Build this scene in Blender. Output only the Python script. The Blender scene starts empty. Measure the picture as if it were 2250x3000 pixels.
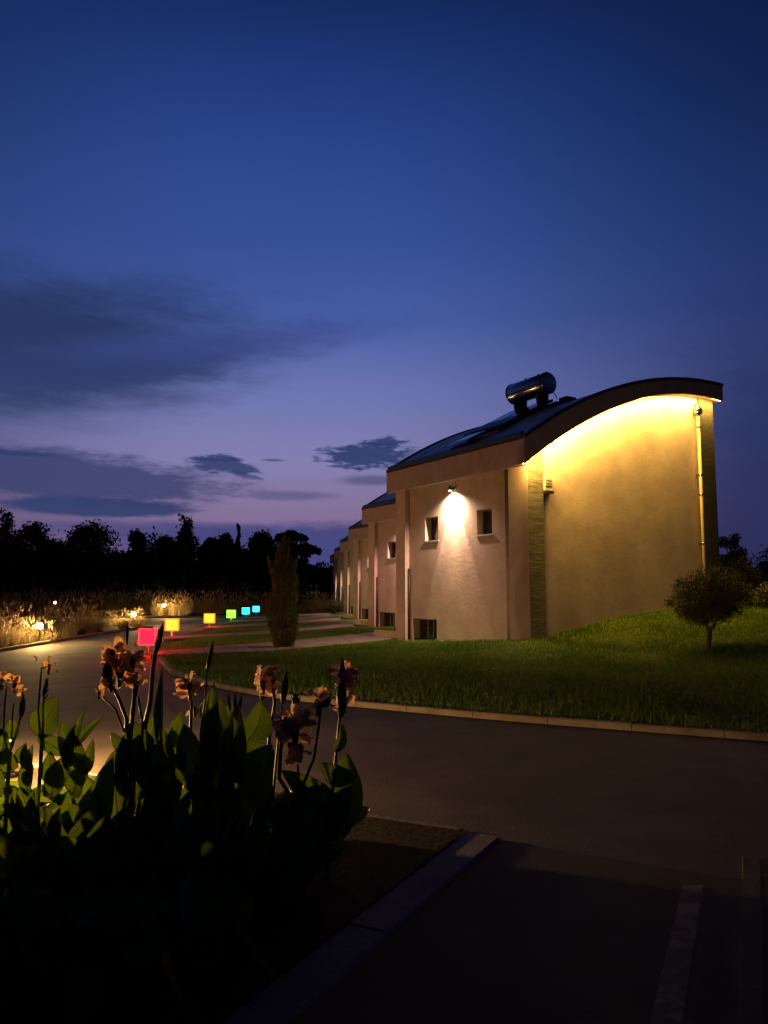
import bpy, bmesh, math, random
import numpy as np
from mathutils import Vector, Matrix, noise

# ---------------------------------------------------------------- camera, world, exposure
scene = bpy.context.scene
COL = scene.collection
random.seed(7)
rng = np.random.default_rng(7)
R = math.radians

FPX, CXP, CYP = 2254.0, 1125.0, 1500.0       # focal length and centre of the photograph in its pixels
PITCH = math.atan(240 / FPX)
CH = 1.6
cam_d = bpy.data.cameras.new('camera')
cam_d.sensor_fit = 'VERTICAL'
cam_d.sensor_height = 36.0
cam_d.lens = FPX / 3000 * 36.0
cam_d.clip_start = 0.05
cam_d.clip_end = 2000
cam = bpy.data.objects.new('camera', cam_d)
COL.objects.link(cam)
cam.location = (0, 0, CH)
cam.rotation_euler = (math.pi / 2 + PITCH, 0, 0)
scene.camera = cam

scene.render.engine = 'CYCLES'
scene.view_settings.view_transform = 'Standard'
scene.view_settings.look = 'None'
scene.view_settings.exposure = 0.0
scene.view_settings.gamma = 1.0
scene.view_settings.use_curve_mapping = False
scene.cycles.use_denoising = True
scene.cycles.max_bounces = 6
scene.cycles.diffuse_bounces = 3
scene.cycles.transparent_max_bounces = 8
scene.cycles.sample_clamp_indirect = 4.0
scene.cycles.sample_clamp_direct = 0.0
scene.cycles.caustics_reflective = False
scene.cycles.caustics_refractive = False

cP, sP = math.cos(PITCH), math.sin(PITCH)
def ray(px, py):
    a = (px - CXP) / FPX; b = (CYP - py) / FPX
    return Vector((a, cP - sP * b, sP + cP * b))
def G(px, py, z=0.0):
    r = ray(px, py); t = (z - CH) / r.z
    return Vector((r.x * t, r.y * t, z))
def at(px, py, Y):
    r = ray(px, py); t = Y / r.y
    return Vector((r.x * t, Y, CH + r.z * t))
def azel(px, py):
    r = ray(px, py).normalized()
    return math.atan2(r.x, r.y), math.asin(r.z)

def srgb(r, g, b):
    return tuple(((c / 255) / 12.92 if c / 255 <= 0.04045 else ((c / 255 + 0.055) / 1.055) ** 2.4) for c in (r, g, b)) + (1.0,)

# ---- dusk sky: an elevation gradient, brighter towards the afterglow, with clouds
world = bpy.data.worlds.new('World'); scene.world = world
world.use_nodes = True
wt = world.node_tree; wt.nodes.clear()
def wn(t, **kw):
    n = wt.nodes.new(t)
    for k, v in kw.items(): setattr(n, k, v)
    return n
def wm(op, a, b=None, c=None, clamp=False):
    n = wn('ShaderNodeMath', operation=op, use_clamp=clamp)
    for i, v in enumerate((a, b, c)):
        if v is None: continue
        if isinstance(v, (int, float)): n.inputs[i].default_value = v
        else: wt.links.new(v, n.inputs[i])
    return n.outputs[0]
def wramp(fac, stops):
    n = wn('ShaderNodeValToRGB'); e = n.color_ramp.elements
    n.color_ramp.interpolation = 'LINEAR'
    while len(e) > 1: e.remove(e[0])
    e[0].position = stops[0][0]; e[0].color = stops[0][1]
    for p, c in stops[1:]:
        x = e.new(p); x.color = c
    wt.links.new(fac, n.inputs[0])
    return n.outputs[0]
def wmix(f, a, b, mode='MIX'):
    n = wn('ShaderNodeMix', data_type='RGBA', blend_type=mode)
    for s, v in ((n.inputs[0], f), (n.inputs[6], a), (n.inputs[7], b)):
        if isinstance(v, (int, float)): s.default_value = v
        elif isinstance(v, tuple): s.default_value = v
        else: wt.links.new(v, s)
    return n.outputs[2]
tc = wn('ShaderNodeTexCoord')
sep = wn('ShaderNodeSeparateXYZ'); wt.links.new(tc.outputs['Generated'], sep.inputs[0])
wx, wy, wz = sep.outputs
el = wm('ARCSINE', wz)
az = wm('ARCTAN2', wx, wy)
def E_(py, px=1125): return azel(px, py)[1]
def pos(e): return max(0, min(1, e / (math.pi / 2)))
elf = wm('DIVIDE', el, math.pi / 2, clamp=True)
glow = wramp(elf, [(0.0, srgb(108, 86, 138)), (pos(E_(1640)), srgb(114, 91, 142)), (pos(E_(1500)), srgb(130, 110, 150)), (pos(E_(1350)), srgb(129, 125, 174)),
                   (pos(E_(1150)), srgb(106, 116, 176)), (pos(E_(950)), srgb(72, 94, 164)),
                   (pos(E_(700)), srgb(52, 80, 150)), (pos(E_(400)), srgb(38, 66, 134)), (pos(E_(150)), srgb(25, 50, 112)),
                   (pos(E_(0)), srgb(18, 40, 92)), (0.56, srgb(9, 19, 48)), (0.75, srgb(5, 10, 28)), (1.0, srgb(4, 8, 22))])
night = wramp(elf, [(0.0, srgb(30, 36, 78)), (pos(E_(1500)), srgb(36, 44, 90)), (pos(E_(1150)), srgb(40, 54, 108)), (pos(E_(800)), srgb(28, 48, 100)), (pos(E_(400)), srgb(12, 32, 78)),
                    (pos(E_(0)), srgb(8, 22, 60)), (0.56, srgb(6, 14, 38)), (0.75, srgb(4, 9, 26)), (1.0, srgb(4, 8, 22))])
# angle away from the afterglow (a little left of straight ahead)
daz = wm('ABSOLUTE', wm('SUBTRACT', az, R(-7)))
gf = wn('ShaderNodeMapRange', interpolation_type='SMOOTHSTEP')
wt.links.new(daz, gf.inputs[0])
gf.inputs[1].default_value = R(3); gf.inputs[2].default_value = R(40); gf.inputs[3].default_value = 1.0; gf.inputs[4].default_value = 0.0
sky = wmix(gf.outputs[0], night, glow)
# the side of the sky turned away from the afterglow is already night
ns = wn('ShaderNodeMapRange', interpolation_type='SMOOTHSTEP')
wt.links.new(daz, ns.inputs[0]); ns.inputs[1].default_value = R(38); ns.inputs[2].default_value = R(110); ns.inputs[3].default_value = 0.0; ns.inputs[4].default_value = 0.8
sky = wmix(ns.outputs[0], sky, srgb(5, 8, 22))
# clouds, as soft ellipses with ragged edges, in azimuth and elevation
cmb = wn('ShaderNodeCombineXYZ')
wt.links.new(wm('MULTIPLY', az, 7.0), cmb.inputs[0]); wt.links.new(wm('MULTIPLY', el, 26.0), cmb.inputs[1])
nz = wn('ShaderNodeTexNoise'); nz.inputs['Scale'].default_value = 1.3; nz.inputs['Detail'].default_value = 7; nz.inputs['Roughness'].default_value = 0.6
wt.links.new(cmb.outputs[0], nz.inputs['Vector'])
nzc = wm('SUBTRACT', nz.outputs['Fac'], 0.5)
nz2 = wn('ShaderNodeTexNoise'); nz2.inputs['Scale'].default_value = 6.0; nz2.inputs['Detail'].default_value = 6; nz2.inputs['Roughness'].default_value = 0.65
wt.links.new(cmb.outputs[0], nz2.inputs['Vector'])
nz2c = wm('SUBTRACT', nz2.outputs['Fac'], 0.5)
def cloud(sky, px, py, hx, hy, tilt, col, dens, soft, rag=0.9, fine=0.5):
    a0, e0 = azel(px, py)
    sx = hx / FPX; sy = hy / FPX
    dx = wm('SUBTRACT', az, a0); dy = wm('SUBTRACT', el, e0)
    c, s = math.cos(tilt), math.sin(tilt)
    u = wm('DIVIDE', wm('ADD', wm('MULTIPLY', dx, c), wm('MULTIPLY', dy, s)), sx)
    v = wm('DIVIDE', wm('SUBTRACT', wm('MULTIPLY', dy, c), wm('MULTIPLY', dx, s)), sy)
    d = wm('SQRT', wm('ADD', wm('MULTIPLY', u, u), wm('MULTIPLY', v, v)))
    d = wm('ADD', wm('ADD', d, wm('MULTIPLY', nzc, rag)), wm('MULTIPLY', nz2c, fine))
    mr = wn('ShaderNodeMapRange', interpolation_type='SMOOTHSTEP')
    wt.links.new(d, mr.inputs[0]); mr.inputs[1].default_value = 1.0 - soft; mr.inputs[2].default_value = 1.0 + soft
    mr.inputs[3].default_value = dens; mr.inputs[4].default_value = 0.0
    return wmix(mr.outputs[0], sky, col)
CD = srgb(38, 50, 100); CM = srgb(48, 58, 106); CB = srgb(40, 56, 106)
sky = cloud(sky, 250, 760, 700, 160, 0.05, srgb(46, 68, 136), .35, .8)
sky = cloud(sky, 0, 1010, 620, 175, 0.10, srgb(33, 50, 92), .95, .55, .9, .3)
sky = cloud(sky, 250, 1080, 520, 60, 0.17, srgb(42, 58, 108), .8, .5, .8, .4)
sky = cloud(sky, 700, 1000, 420, 45, 0.12, srgb(58, 72, 138), .55, .6)
sky = cloud(sky, 160, 1395, 440, 66, -.04, CM, .88, .34, 1.5, .8)
sky = cloud(sky, 275, 1486, 260, 26, 0.0, CB, .95, .25, .5)
sky = cloud(sky, 1075, 1328, 125, 34, 0.05, CB, .95, .3, 2.2, 2.6)
sky = cloud(sky, 1125, 1295, 55, 15, 0.0, CB, .9, .35, 1.5, 2.6)
sky = cloud(sky, 1230, 1338, 90, 22, 0.0, CM, .5, .5, 1.0, .8)
sky = cloud(sky, 650, 1360, 90, 22, -.10, CB, .9, .35, 2.4, 2.6)
sky = cloud(sky, 640, 1345, 70, 6, 0.0, CB, .8, .4, 1, 1.5)
sky = cloud(sky, 715, 1392, 50, 8, -.2, CB, .7, .4, 1, 2)
sky = cloud(sky, 800, 1348, 32, 4, 0.0, CM, .7, .5)
sky = cloud(sky, 40, 1328, 90, 6, 0.0, CB, .9, .4)
sky = cloud(sky, 1090, 1408, 90, 14, 0.0, CM, .6, .6)
sky = cloud(sky, 840, 1452, 130, 12, 0.0, CM, .5, .6)
sky = cloud(sky, 1000, 1610, 640, 72, -.01, srgb(54, 62, 122), .9, .28, .45)
sky = cloud(sky, 470, 1555, 330, 26, 0.0, srgb(58, 62, 118), .7, .5, 1.0)
sky = cloud(sky, 2350, 1500, 330, 420, 0.0, srgb(30, 40, 86), .6, .7)
nish = wn('ShaderNodeTexSky', sky_type='NISHITA', sun_disc=False)
nish.sun_elevation = R(-3.5); nish.sun_rotation = R(-40); nish.altitude = 50
bgA = wn('ShaderNodeBackground'); wt.links.new(sky, bgA.inputs[0]); bgA.inputs[1].default_value = 1.0
bgB = wn('ShaderNodeBackground'); wt.links.new(nish.outputs[0], bgB.inputs[0]); bgB.inputs[1].default_value = 0.05
add = wn('ShaderNodeAddShader'); wt.links.new(bgA.outputs[0], add.inputs[0]); wt.links.new(bgB.outputs[0], add.inputs[1])
wo = wn('ShaderNodeOutputWorld'); wt.links.new(add.outputs[0], wo.inputs[0])
world.cycles.sampling_method = 'MANUAL'; world.cycles.sample_map_resolution = 512

# ---------------------------------------------------------------- materials
def mat(name, col, rough=0.8, metal=0.0, col2=None, scale=4.0, detail=6.0, bump=0.0, bscale=30.0, stretch=None, spec=0.5,
        emit=None, estr=0.0, transl=0.0, tcol=None, mixlo=.35, mixhi=.65, bdist=.02, speck=0.0, sscale=90):
    m = bpy.data.materials.new(name); m.use_nodes = True
    nt = m.node_tree; b = nt.nodes['Principled BSDF']
    b.inputs['Base Color'].default_value = (*col[:3], 1)
    b.inputs['Roughness'].default_value = rough; b.inputs['Metallic'].default_value = metal
    b.inputs['Specular IOR Level'].default_value = spec
    t = nt.nodes.new('ShaderNodeTexCoord'); mp = nt.nodes.new('ShaderNodeMapping')
    nt.links.new(t.outputs['Object'], mp.inputs[0])
    if stretch: mp.inputs['Scale'].default_value = stretch
    if col2 is not None:
        n = nt.nodes.new('ShaderNodeTexNoise'); n.inputs['Scale'].default_value = scale; n.inputs['Detail'].default_value = detail
        n.inputs['Roughness'].default_value = 0.62
        nt.links.new(mp.outputs[0], n.inputs['Vector'])
        r = nt.nodes.new('ShaderNodeValToRGB'); r.color_ramp.elements[0].position = mixlo; r.color_ramp.elements[1].position = mixhi
        r.color_ramp.elements[0].color = (*col[:3], 1); r.color_ramp.elements[1].color = (*col2[:3], 1)
        nt.links.new(n.outputs['Fac'], r.inputs[0]); nt.links.new(r.outputs[0], b.inputs['Base Color'])
    if speck > 0 and b.inputs['Base Color'].is_linked:
        src = b.inputs['Base Color'].links[0].from_socket
        n3 = nt.nodes.new('ShaderNodeTexNoise'); n3.inputs['Scale'].default_value = sscale; n3.inputs['Detail'].default_value = 5; n3.inputs['Roughness'].default_value = .7
        nt.links.new(mp.outputs[0], n3.inputs['Vector'])
        n4 = nt.nodes.new('ShaderNodeTexNoise'); n4.inputs['Scale'].default_value = scale * .31; n4.inputs['Detail'].default_value = 3
        nt.links.new(mp.outputs[0], n4.inputs['Vector'])
        mr = nt.nodes.new('ShaderNodeMapRange'); nt.links.new(n3.outputs['Fac'], mr.inputs[0])
        mr.inputs[1].default_value = .3; mr.inputs[2].default_value = .7; mr.inputs[3].default_value = 1 - speck; mr.inputs[4].default_value = 1 + speck
        m4 = nt.nodes.new('ShaderNodeMapRange'); nt.links.new(n4.outputs['Fac'], m4.inputs[0])
        m4.inputs[1].default_value = .35; m4.inputs[2].default_value = .65; m4.inputs[3].default_value = 1 - speck * .6; m4.inputs[4].default_value = 1 + speck * .4
        mm = nt.nodes.new('ShaderNodeMath'); mm.operation = 'MULTIPLY'; nt.links.new(mr.outputs[0], mm.inputs[0]); nt.links.new(m4.outputs[0], mm.inputs[1])
        vm = nt.nodes.new('ShaderNodeVectorMath'); vm.operation = 'SCALE'; nt.links.new(src, vm.inputs[0]); nt.links.new(mm.outputs[0], vm.inputs['Scale'])
        nt.links.new(vm.outputs[0], b.inputs['Base Color'])
    if bump > 0:
        n2 = nt.nodes.new('ShaderNodeTexNoise'); n2.inputs['Scale'].default_value = bscale; n2.inputs['Detail'].default_value = 8
        n2.inputs['Roughness'].default_value = 0.65
        nt.links.new(mp.outputs[0], n2.inputs['Vector'])
        bp = nt.nodes.new('ShaderNodeBump'); bp.inputs['Strength'].default_value = bump; bp.inputs['Distance'].default_value = bdist
        nt.links.new(n2.outputs['Fac'], bp.inputs['Height']); nt.links.new(bp.outputs[0], b.inputs['Normal'])
    if emit is not None:
        b.inputs['Emission Color'].default_value = (*emit[:3], 1); b.inputs['Emission Strength'].default_value = estr
    if transl > 0:
        tr = nt.nodes.new('ShaderNodeBsdfTranslucent'); mx = nt.nodes.new('ShaderNodeMixShader')
        src = b.inputs['Base Color']
        if tcol: tr.inputs[0].default_value = (*tcol, 1)
        elif src.is_linked: nt.links.new(src.links[0].from_socket, tr.inputs[0])
        else: tr.inputs[0].default_value = (*[min(1, c * 1.6) for c in col[:3]], 1)
        mx.inputs[0].default_value = transl
        nt.links.new(b.outputs[0], mx.inputs[1]); nt.links.new(tr.outputs[0], mx.inputs[2])
        nt.links.new(mx.outputs[0], nt.nodes['Material Output'].inputs[0])
    return m
M = {}
M['plaster'] = mat('plaster', (.54, .42, .40), .92, col2=(.44, .34, .32), scale=1.6, speck=.14, sscale=24, bump=.16, bscale=9, bdist=.03, spec=.2)
M['plaster_gable'] = mat('plaster_gable', (.55, .45, .45), .92, col2=(.42, .345, .345), scale=1.1, detail=9, speck=.16, sscale=22, bump=.16, bscale=5, bdist=.02, spec=.2)
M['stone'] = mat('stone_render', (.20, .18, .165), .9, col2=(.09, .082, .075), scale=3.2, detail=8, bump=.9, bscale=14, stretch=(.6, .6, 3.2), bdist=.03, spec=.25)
M['stone_darkened'] = mat('stone_render_darkened', (.075, .07, .062), .9, col2=(.045, .042, .038), scale=3.2, detail=8, bump=.9, bscale=14, stretch=(.6, .6, 3.2), bdist=.03, spec=.25)
M['fascia'] = mat('fascia_render', (.46, .33, .31), .9, col2=(.37, .27, .25), scale=2, bump=.3, bscale=14, spec=.2)
M['roofsheet'] = mat('roof_sheet', (.62, .58, .60), .4, metal=.1, col2=(.5, .47, .5), scale=1.5, bump=.12, bscale=4)
M['darkmetal'] = mat('dark_metal', (.035, .035, .04), .45, metal=.6, col2=(.05, .05, .055), scale=8)
M['rim'] = mat('rim_metal', (.05, .045, .05), .5, metal=.3, col2=(.07, .065, .07), scale=5)
M['steel'] = mat('steel', (.42, .43, .46), .22, metal=1.0, col2=(.32, .33, .36), scale=3, bump=.08, bscale=3)
M['pvc'] = mat('pipe_paint', (.50, .38, .25), .45, col2=(.42, .31, .20), scale=6, spec=.5)
M['glass'] = mat('dark_glass', (.012, .012, .014), .06, spec=.8, col2=(.02, .018, .018), scale=2)
M['frame'] = mat('window_frame', (.12, .10, .09), .5, col2=(.09, .075, .07), scale=9)
M['whiteframe'] = mat('pale_frame', (.5, .47, .42), .5, col2=(.42, .4, .36), scale=7)
M['collector'] = mat('collector_glass', (.03, .035, .05), .12, spec=.7, col2=(.05, .05, .07), scale=3)
M['concrete'] = mat('concrete', (.34, .29, .24), .9, col2=(.22, .18, .15), scale=2.5, detail=9, bump=.5, bscale=25, spec=.3)
M['kerbold'] = mat('weathered_kerb', (.18, .175, .17), .9, speck=.3, sscale=40, col2=(.12, .115, .115), scale=3.2, detail=9, bump=.6, bscale=22, spec=.25)
M['kerb'] = mat('kerb_concrete', (.21, .18, .155), .9, speck=.35, sscale=60, col2=(.14, .12, .10), scale=3.2, detail=9, bump=.6, bscale=22, spec=.25)
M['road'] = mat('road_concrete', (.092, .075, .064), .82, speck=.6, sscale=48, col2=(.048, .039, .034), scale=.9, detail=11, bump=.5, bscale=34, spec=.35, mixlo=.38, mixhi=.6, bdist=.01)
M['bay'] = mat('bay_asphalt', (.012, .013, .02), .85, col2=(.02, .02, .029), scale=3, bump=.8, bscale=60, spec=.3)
M['paint'] = mat('worn_paint', (.13, .11, .09), .8, col2=(.025, .024, .022), scale=6, detail=10, mixlo=.42, mixhi=.56, bump=.3, bscale=40)
M['path'] = mat('path_concrete', (.20, .145, .115), .88, col2=(.13, .095, .075), scale=1.6, detail=9, bump=.5, bscale=30)
M['soil'] = mat('soil', (.016, .012, .009), .95, col2=(.028, .021, .015), scale=5, bump=1, bscale=14, bdist=.05, spec=.1)
M['turf'] = mat('turf_base', (.045, .075, .012), .95, col2=(.075, .10, .02), scale=1.3, detail=9, bump=1, bscale=18, bdist=.04, spec=.1)
M['field'] = mat('field', (.02, .02, .012), .95, col2=(.03, .028, .016), scale=.3, bump=.6, bscale=2, spec=.1)
M['grass'] = mat('grass_blade', (.072, .165, .014), .7, col2=(.135, .19, .03), scale=1.1, detail=5, transl=.3, spec=.2)
M['pampas'] = mat('dry_grass', (.24, .17, .09), .75, col2=(.14, .12, .06), scale=1.3, transl=.35, spec=.2)
M['plume'] = mat('grass_plume', (.34, .24, .17), .85, col2=(.24, .17, .12), scale=3, transl=.4, spec=.1)
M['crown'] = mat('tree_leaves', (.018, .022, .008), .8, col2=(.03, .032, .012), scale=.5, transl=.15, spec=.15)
M['bush'] = mat('bush_leaves', (.05, .062, .018), .6, col2=(.10, .09, .03), scale=2, transl=.2, spec=.35)
M['cypress'] = mat('cypress_leaves', (.11, .11, .04), .75, col2=(.065, .07, .026), scale=5, transl=.15, spec=.2)
M['bark'] = mat('bark', (.06, .045, .03), .9, col2=(.10, .08, .055), scale=9, bump=1, bscale=20, stretch=(1, 1, .3))
M['canna'] = mat('canna_leaf', (.035, .085, .012), .42, col2=(.055, .12, .016), scale=3.5, transl=.3, tcol=(.09, .155, .010), spec=.45, bump=.25, bscale=20)
M['leafrim'] = mat('leaf_rim', (.16, .19, .08), .4, col2=(.22, .2, .1), scale=9, spec=.4)
M['cannadark'] = mat('canna_stem', (.035, .05, .02), .5, col2=(.05, .04, .025), scale=9, spec=.4)
M['petal'] = mat('canna_petal', (.75, .36, .16), .6, col2=(.78, .55, .22), scale=14, transl=.4, spec=.2)
M['petalpink'] = mat('canna_petal_pink', (.66, .38, .28), .6, col2=(.72, .50, .28), scale=12, transl=.4, spec=.2)
M['lampbody'] = mat('lamp_body', (.05, .045, .04), .5, metal=.4, col2=(.07, .06, .05), scale=10)
M['bulb'] = mat('lamp_globe', (.8, .7, .5), .4, emit=(1, .62, .20), estr=4200)
M['bulbdim'] = mat('lamp_globe_dim', (.8, .7, .5), .4, emit=(1, .78, .5), estr=25)
M['bulbtiny'] = mat('lamp_globe_tiny', (.8, .7, .5), .4, emit=(1, .75, .6), estr=6)
M['led'] = mat('led_strip', (.8, .7, .4), .5, emit=(1, .57, .095), estr=960)
M['bulbnear'] = mat('lamp_globe_near', (.8, .7, .5), .4, emit=(1, .52, .15), estr=15000)
M['wall_light'] = mat('wall_lamp_lens', (.8, .7, .5), .5, emit=(1, .72, .36), estr=60)
M['post'] = mat('sign_post', (.55, .50, .46), .5, col2=(.45, .4, .36), scale=6)

# ---------------------------------------------------------------- mesh helpers
class MB:
    def __init__(s): s.v = []; s.f = []; s.sm = False
    def add(s, vs, fs):
        o = len(s.v); s.v += [tuple(x) for x in vs]; s.f += [tuple(i + o for i in f) for f in fs]; return s
    def box(s, a, b):
        x0, y0, z0 = a; x1, y1, z1 = b
        return s.add([(x0, y0, z0), (x1, y0, z0), (x1, y1, z0), (x0, y1, z0), (x0, y0, z1), (x1, y0, z1), (x1, y1, z1), (x0, y1, z1)],
                     [(0, 3, 2, 1), (4, 5, 6, 7), (0, 1, 5, 4), (1, 2, 6, 5), (2, 3, 7, 6), (3, 0, 4, 7)])
    def prism(s, pts, z0, z1):          # pts: 2D polygon, counter-clockwise
        n = len(pts)
        return s.add([(x, y, z0) for x, y in pts] + [(x, y, z1) for x, y in pts],
                     [tuple(range(n - 1, -1, -1)), tuple(range(n, 2 * n))] + [(i, (i + 1) % n, n + (i + 1) % n, n + i) for i in range(n)])
    def extrude_y(s, pts, y0, y1):      # pts (x,z)
        n = len(pts)
        return s.add([(x, y0, z) for x, z in pts] + [(x, y1, z) for x, z in pts],
                     [tuple(range(n)), tuple(range(2 * n - 1, n - 1, -1))] + [((i + 1) % n, i, n + i, n + (i + 1) % n) for i in range(n)])
    def tube(s, path, rad, n=10, caps=True):
        path = [Vector(p) for p in path]; k = len(path)
        rad = rad if isinstance(rad, (list, tuple)) else [rad] * k
        vs = []
        for i, p in enumerate(path):
            t = (path[min(i + 1, k - 1)] - path[max(i - 1, 0)]).normalized()
            up = Vector((0, 0, 1)) if abs(t.z) < .9 else Vector((1, 0, 0))
            a = t.cross(up).normalized(); b = t.cross(a)
            for j in range(n):
                w = 2 * math.pi * j / n
                vs.append(p + (a * math.cos(w) + b * math.sin(w)) * rad[i])
        fs = []
        for i in range(k - 1):
            for j in range(n):
                fs.append((i * n + j, (i + 1) * n + j, (i + 1) * n + (j + 1) % n, i * n + (j + 1) % n))
        if caps: fs += [tuple(range(n)), tuple((k - 1) * n + j for j in range(n - 1, -1, -1))]
        return s.add(vs, fs)
    def lathe(s, prof, c=(0, 0, 0), n=16):   # prof (r,z)
        vs = []; fs = []
        for r, z in prof:
            for j in range(n):
                w = 2 * math.pi * j / n; vs.append((c[0] + r * math.cos(w), c[1] + r * math.sin(w), c[2] + z))
        for i in range(len(prof) - 1):
            for j in range(n):
                fs.append((i * n + j, i * n + (j + 1) % n, (i + 1) * n + (j + 1) % n, (i + 1) * n + j))
        return s.add(vs, fs)
    def mesh(s, name, m, smooth=False):
        me = bpy.data.meshes.new(name); me.from_pydata(s.v, [], s.f)
        if m is not None: me.materials.append(m)
        if smooth: me.polygons.foreach_set('use_smooth', [True] * len(me.polygons))
        me.update(); return me
    def obj(s, name, m, parent=None, smooth=False, bevel=0, loc=None):
        return link(name, s.mesh(name, m, smooth), parent, bevel, loc)
def link(name, me, parent=None, bevel=0, loc=None):
    o = bpy.data.objects.new(name, me); COL.objects.link(o)
    if parent is not None: o.parent = parent
    if loc is not None: o.location = loc
    if bevel:
        b = o.modifiers.new('bevel', 'BEVEL'); b.width = bevel; b.segments = 2; b.limit_method = 'ANGLE'
    return o
def nmesh(name, verts, faces_n, idx, m, smooth=False):
    """fast mesh: verts (N,3); idx flat loops; faces of equal size faces_n"""
    me = bpy.data.meshes.new(name); nv = len(verts); nf = len(idx) // faces_n
    me.vertices.add(nv); me.vertices.foreach_set('co', np.asarray(verts, dtype=np.float32).ravel())
    me.loops.add(len(idx)); me.loops.foreach_set('vertex_index', np.asarray(idx, dtype=np.int32))
    me.polygons.add(nf); me.polygons.foreach_set('loop_start', np.arange(nf, dtype=np.int32) * faces_n)
    me.polygons.foreach_set('loop_total', np.full(nf, faces_n, dtype=np.int32))
    if m is not None: me.materials.append(m)
    me.update(calc_edges=True); me.validate()
    if smooth: me.polygons.foreach_set('use_smooth', [True] * nf)
    return me
def empty(name, loc, rz=0, label=None, cat=None, group=None):
    o = bpy.data.objects.new(name, None); COL.objects.link(o); o.location = loc; o.rotation_euler = (0, 0, rz)
    o.empty_display_size = .3
    return tag(o, label, cat, group)
def tag(o, label=None, cat=None, group=None, kind=None):
    if label: o['label'] = label
    if cat: o['category'] = cat
    if group: o['group'] = group
    if kind: o['kind'] = kind
    return o
def copy_tree(o, parent=None, skip=()):
    c = o.copy(); COL.objects.link(c)
    if parent is not None: c.parent = parent
    for ch in list(o.children):
        if ch.name.split('.')[0] in skip: continue
        copy_tree(ch, c, skip)
    return c
def inpoly(x, y, poly):
    ins = False; n = len(poly); j = n - 1
    for i in range(n):
        xi, yi = poly[i]; xj, yj = poly[j]
        if (yi > y) != (yj > y) and x < (xj - xi) * (y - yi) / (yj - yi) + xi: ins = not ins
        j = i
    return ins
def inpoly_np(X, Y, poly):
    ins = np.zeros(X.shape, bool); n = len(poly); j = n - 1
    for i in range(n):
        xi, yi = poly[i]; xj, yj = poly[j]
        if yi != yj:
            ins ^= ((yi > Y) != (yj > Y)) & (X < (xj - xi) * (Y - yi) / (yj - yi) + xi)
        j = i
    return ins

# ---------------------------------------------------------------- ground and terrain
NX, NY = 3.743, 20.2
VX, VY = .854, .5202
UX, UY = -.5202, .854
def loc2w(a, b, z=0): return Vector((NX + VX * a + UX * b, NY + VY * a + UY * b, z))
def w2loc(x, y):
    dx, dy = x - NX, y - NY
    return dx * VX + dy * VY, dx * UX + dy * UY

kerb_pts = [G(456, 1928), G(500, 1975), G(640, 2016), G(800, 2046), G(1030, 2070), G(1500, 2114), G(2250, 2172)]
kerb_line = [(p.x, p.y) for p in kerb_pts] + [(7.5, 7.0), (14.0, 3.6)]
kl = sorted(kerb_line); KX = np.array([p[0] for p in kl]); KY = np.array([p[1] for p in kl])
BT = [-30, -4, -1.2, 0, .9, 3, 5.4, 7.5, 12, 30]; BZ = [0, .04, .16, .30, .38, .78, 1.04, 1.26, 1.45, 1.6]
def lawn_z(X, Y):
    X = np.asarray(X, float); Y = np.asarray(Y, float)
    dx, dy = X - NX, Y - NY
    a = dx * VX + dy * VY; b = dx * UX + dy * UY
    base = np.interp(a, BT, BZ)
    yk = np.interp(X, KX, KY)
    yg = np.maximum(NY + (X - NX) * .609, NY - 3)
    fr = np.clip((Y - yk) / np.maximum(yg - yk, 3), 0, 1)
    fr = fr ** 1.15
    back = 1 - np.clip((b - .2) / 5.5, 0, 1)
    back2 = 1 - np.clip((b - 7.2) / 2.5, 0, 1)
    g_ = np.clip((a - .6) / .9, 0, 1); back = back * (1 - g_) + back2 * g_
    return .05 + base * fr * back

def flat(name, pts, z, m, kind='structure'):
    bm = bmesh.new(); vs = [bm.verts.new((p[0], p[1], z)) for p in pts]; bm.faces.new(vs)
    bmesh.ops.recalc_face_normals(bm, faces=bm.faces)
    if bm.faces[0].normal.z < 0: bmesh.ops.reverse_faces(bm, faces=bm.faces)
    bmesh.ops.triangulate(bm, faces=bm.faces)
    me = bpy.data.meshes.new(name); bm.to_mesh(me); bm.free(); me.materials.append(m)
    o = link(name, me); return tag(o, kind=kind)

ground = flat('ground', [(-600, -100), (600, -100), (600, 900), (-600, 900)], -.06, M['field'])
road = flat('road', [(-60, -8), (16, -8), (16, 12), (4, 14), (-2, 24), (-5, 30), (-5.5, 70), (-60, 70)], 0.0, M['road'])
bay_poly = [(.76, 5.222), (1.981, 4.518), (2.29, 4.6), (1.43, 2.0), (1.0, .6), (-1.6, .6), (-.318, 3.133)]
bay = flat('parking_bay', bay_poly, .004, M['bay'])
tag(flat('painted_line', [(1.641, 4.421), (1.753, 4.421), (1.116, 3.065), (.6, 1.9), (.48, 1.9), (.997, 3.065)], .008, M['paint']), kind='structure')

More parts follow.
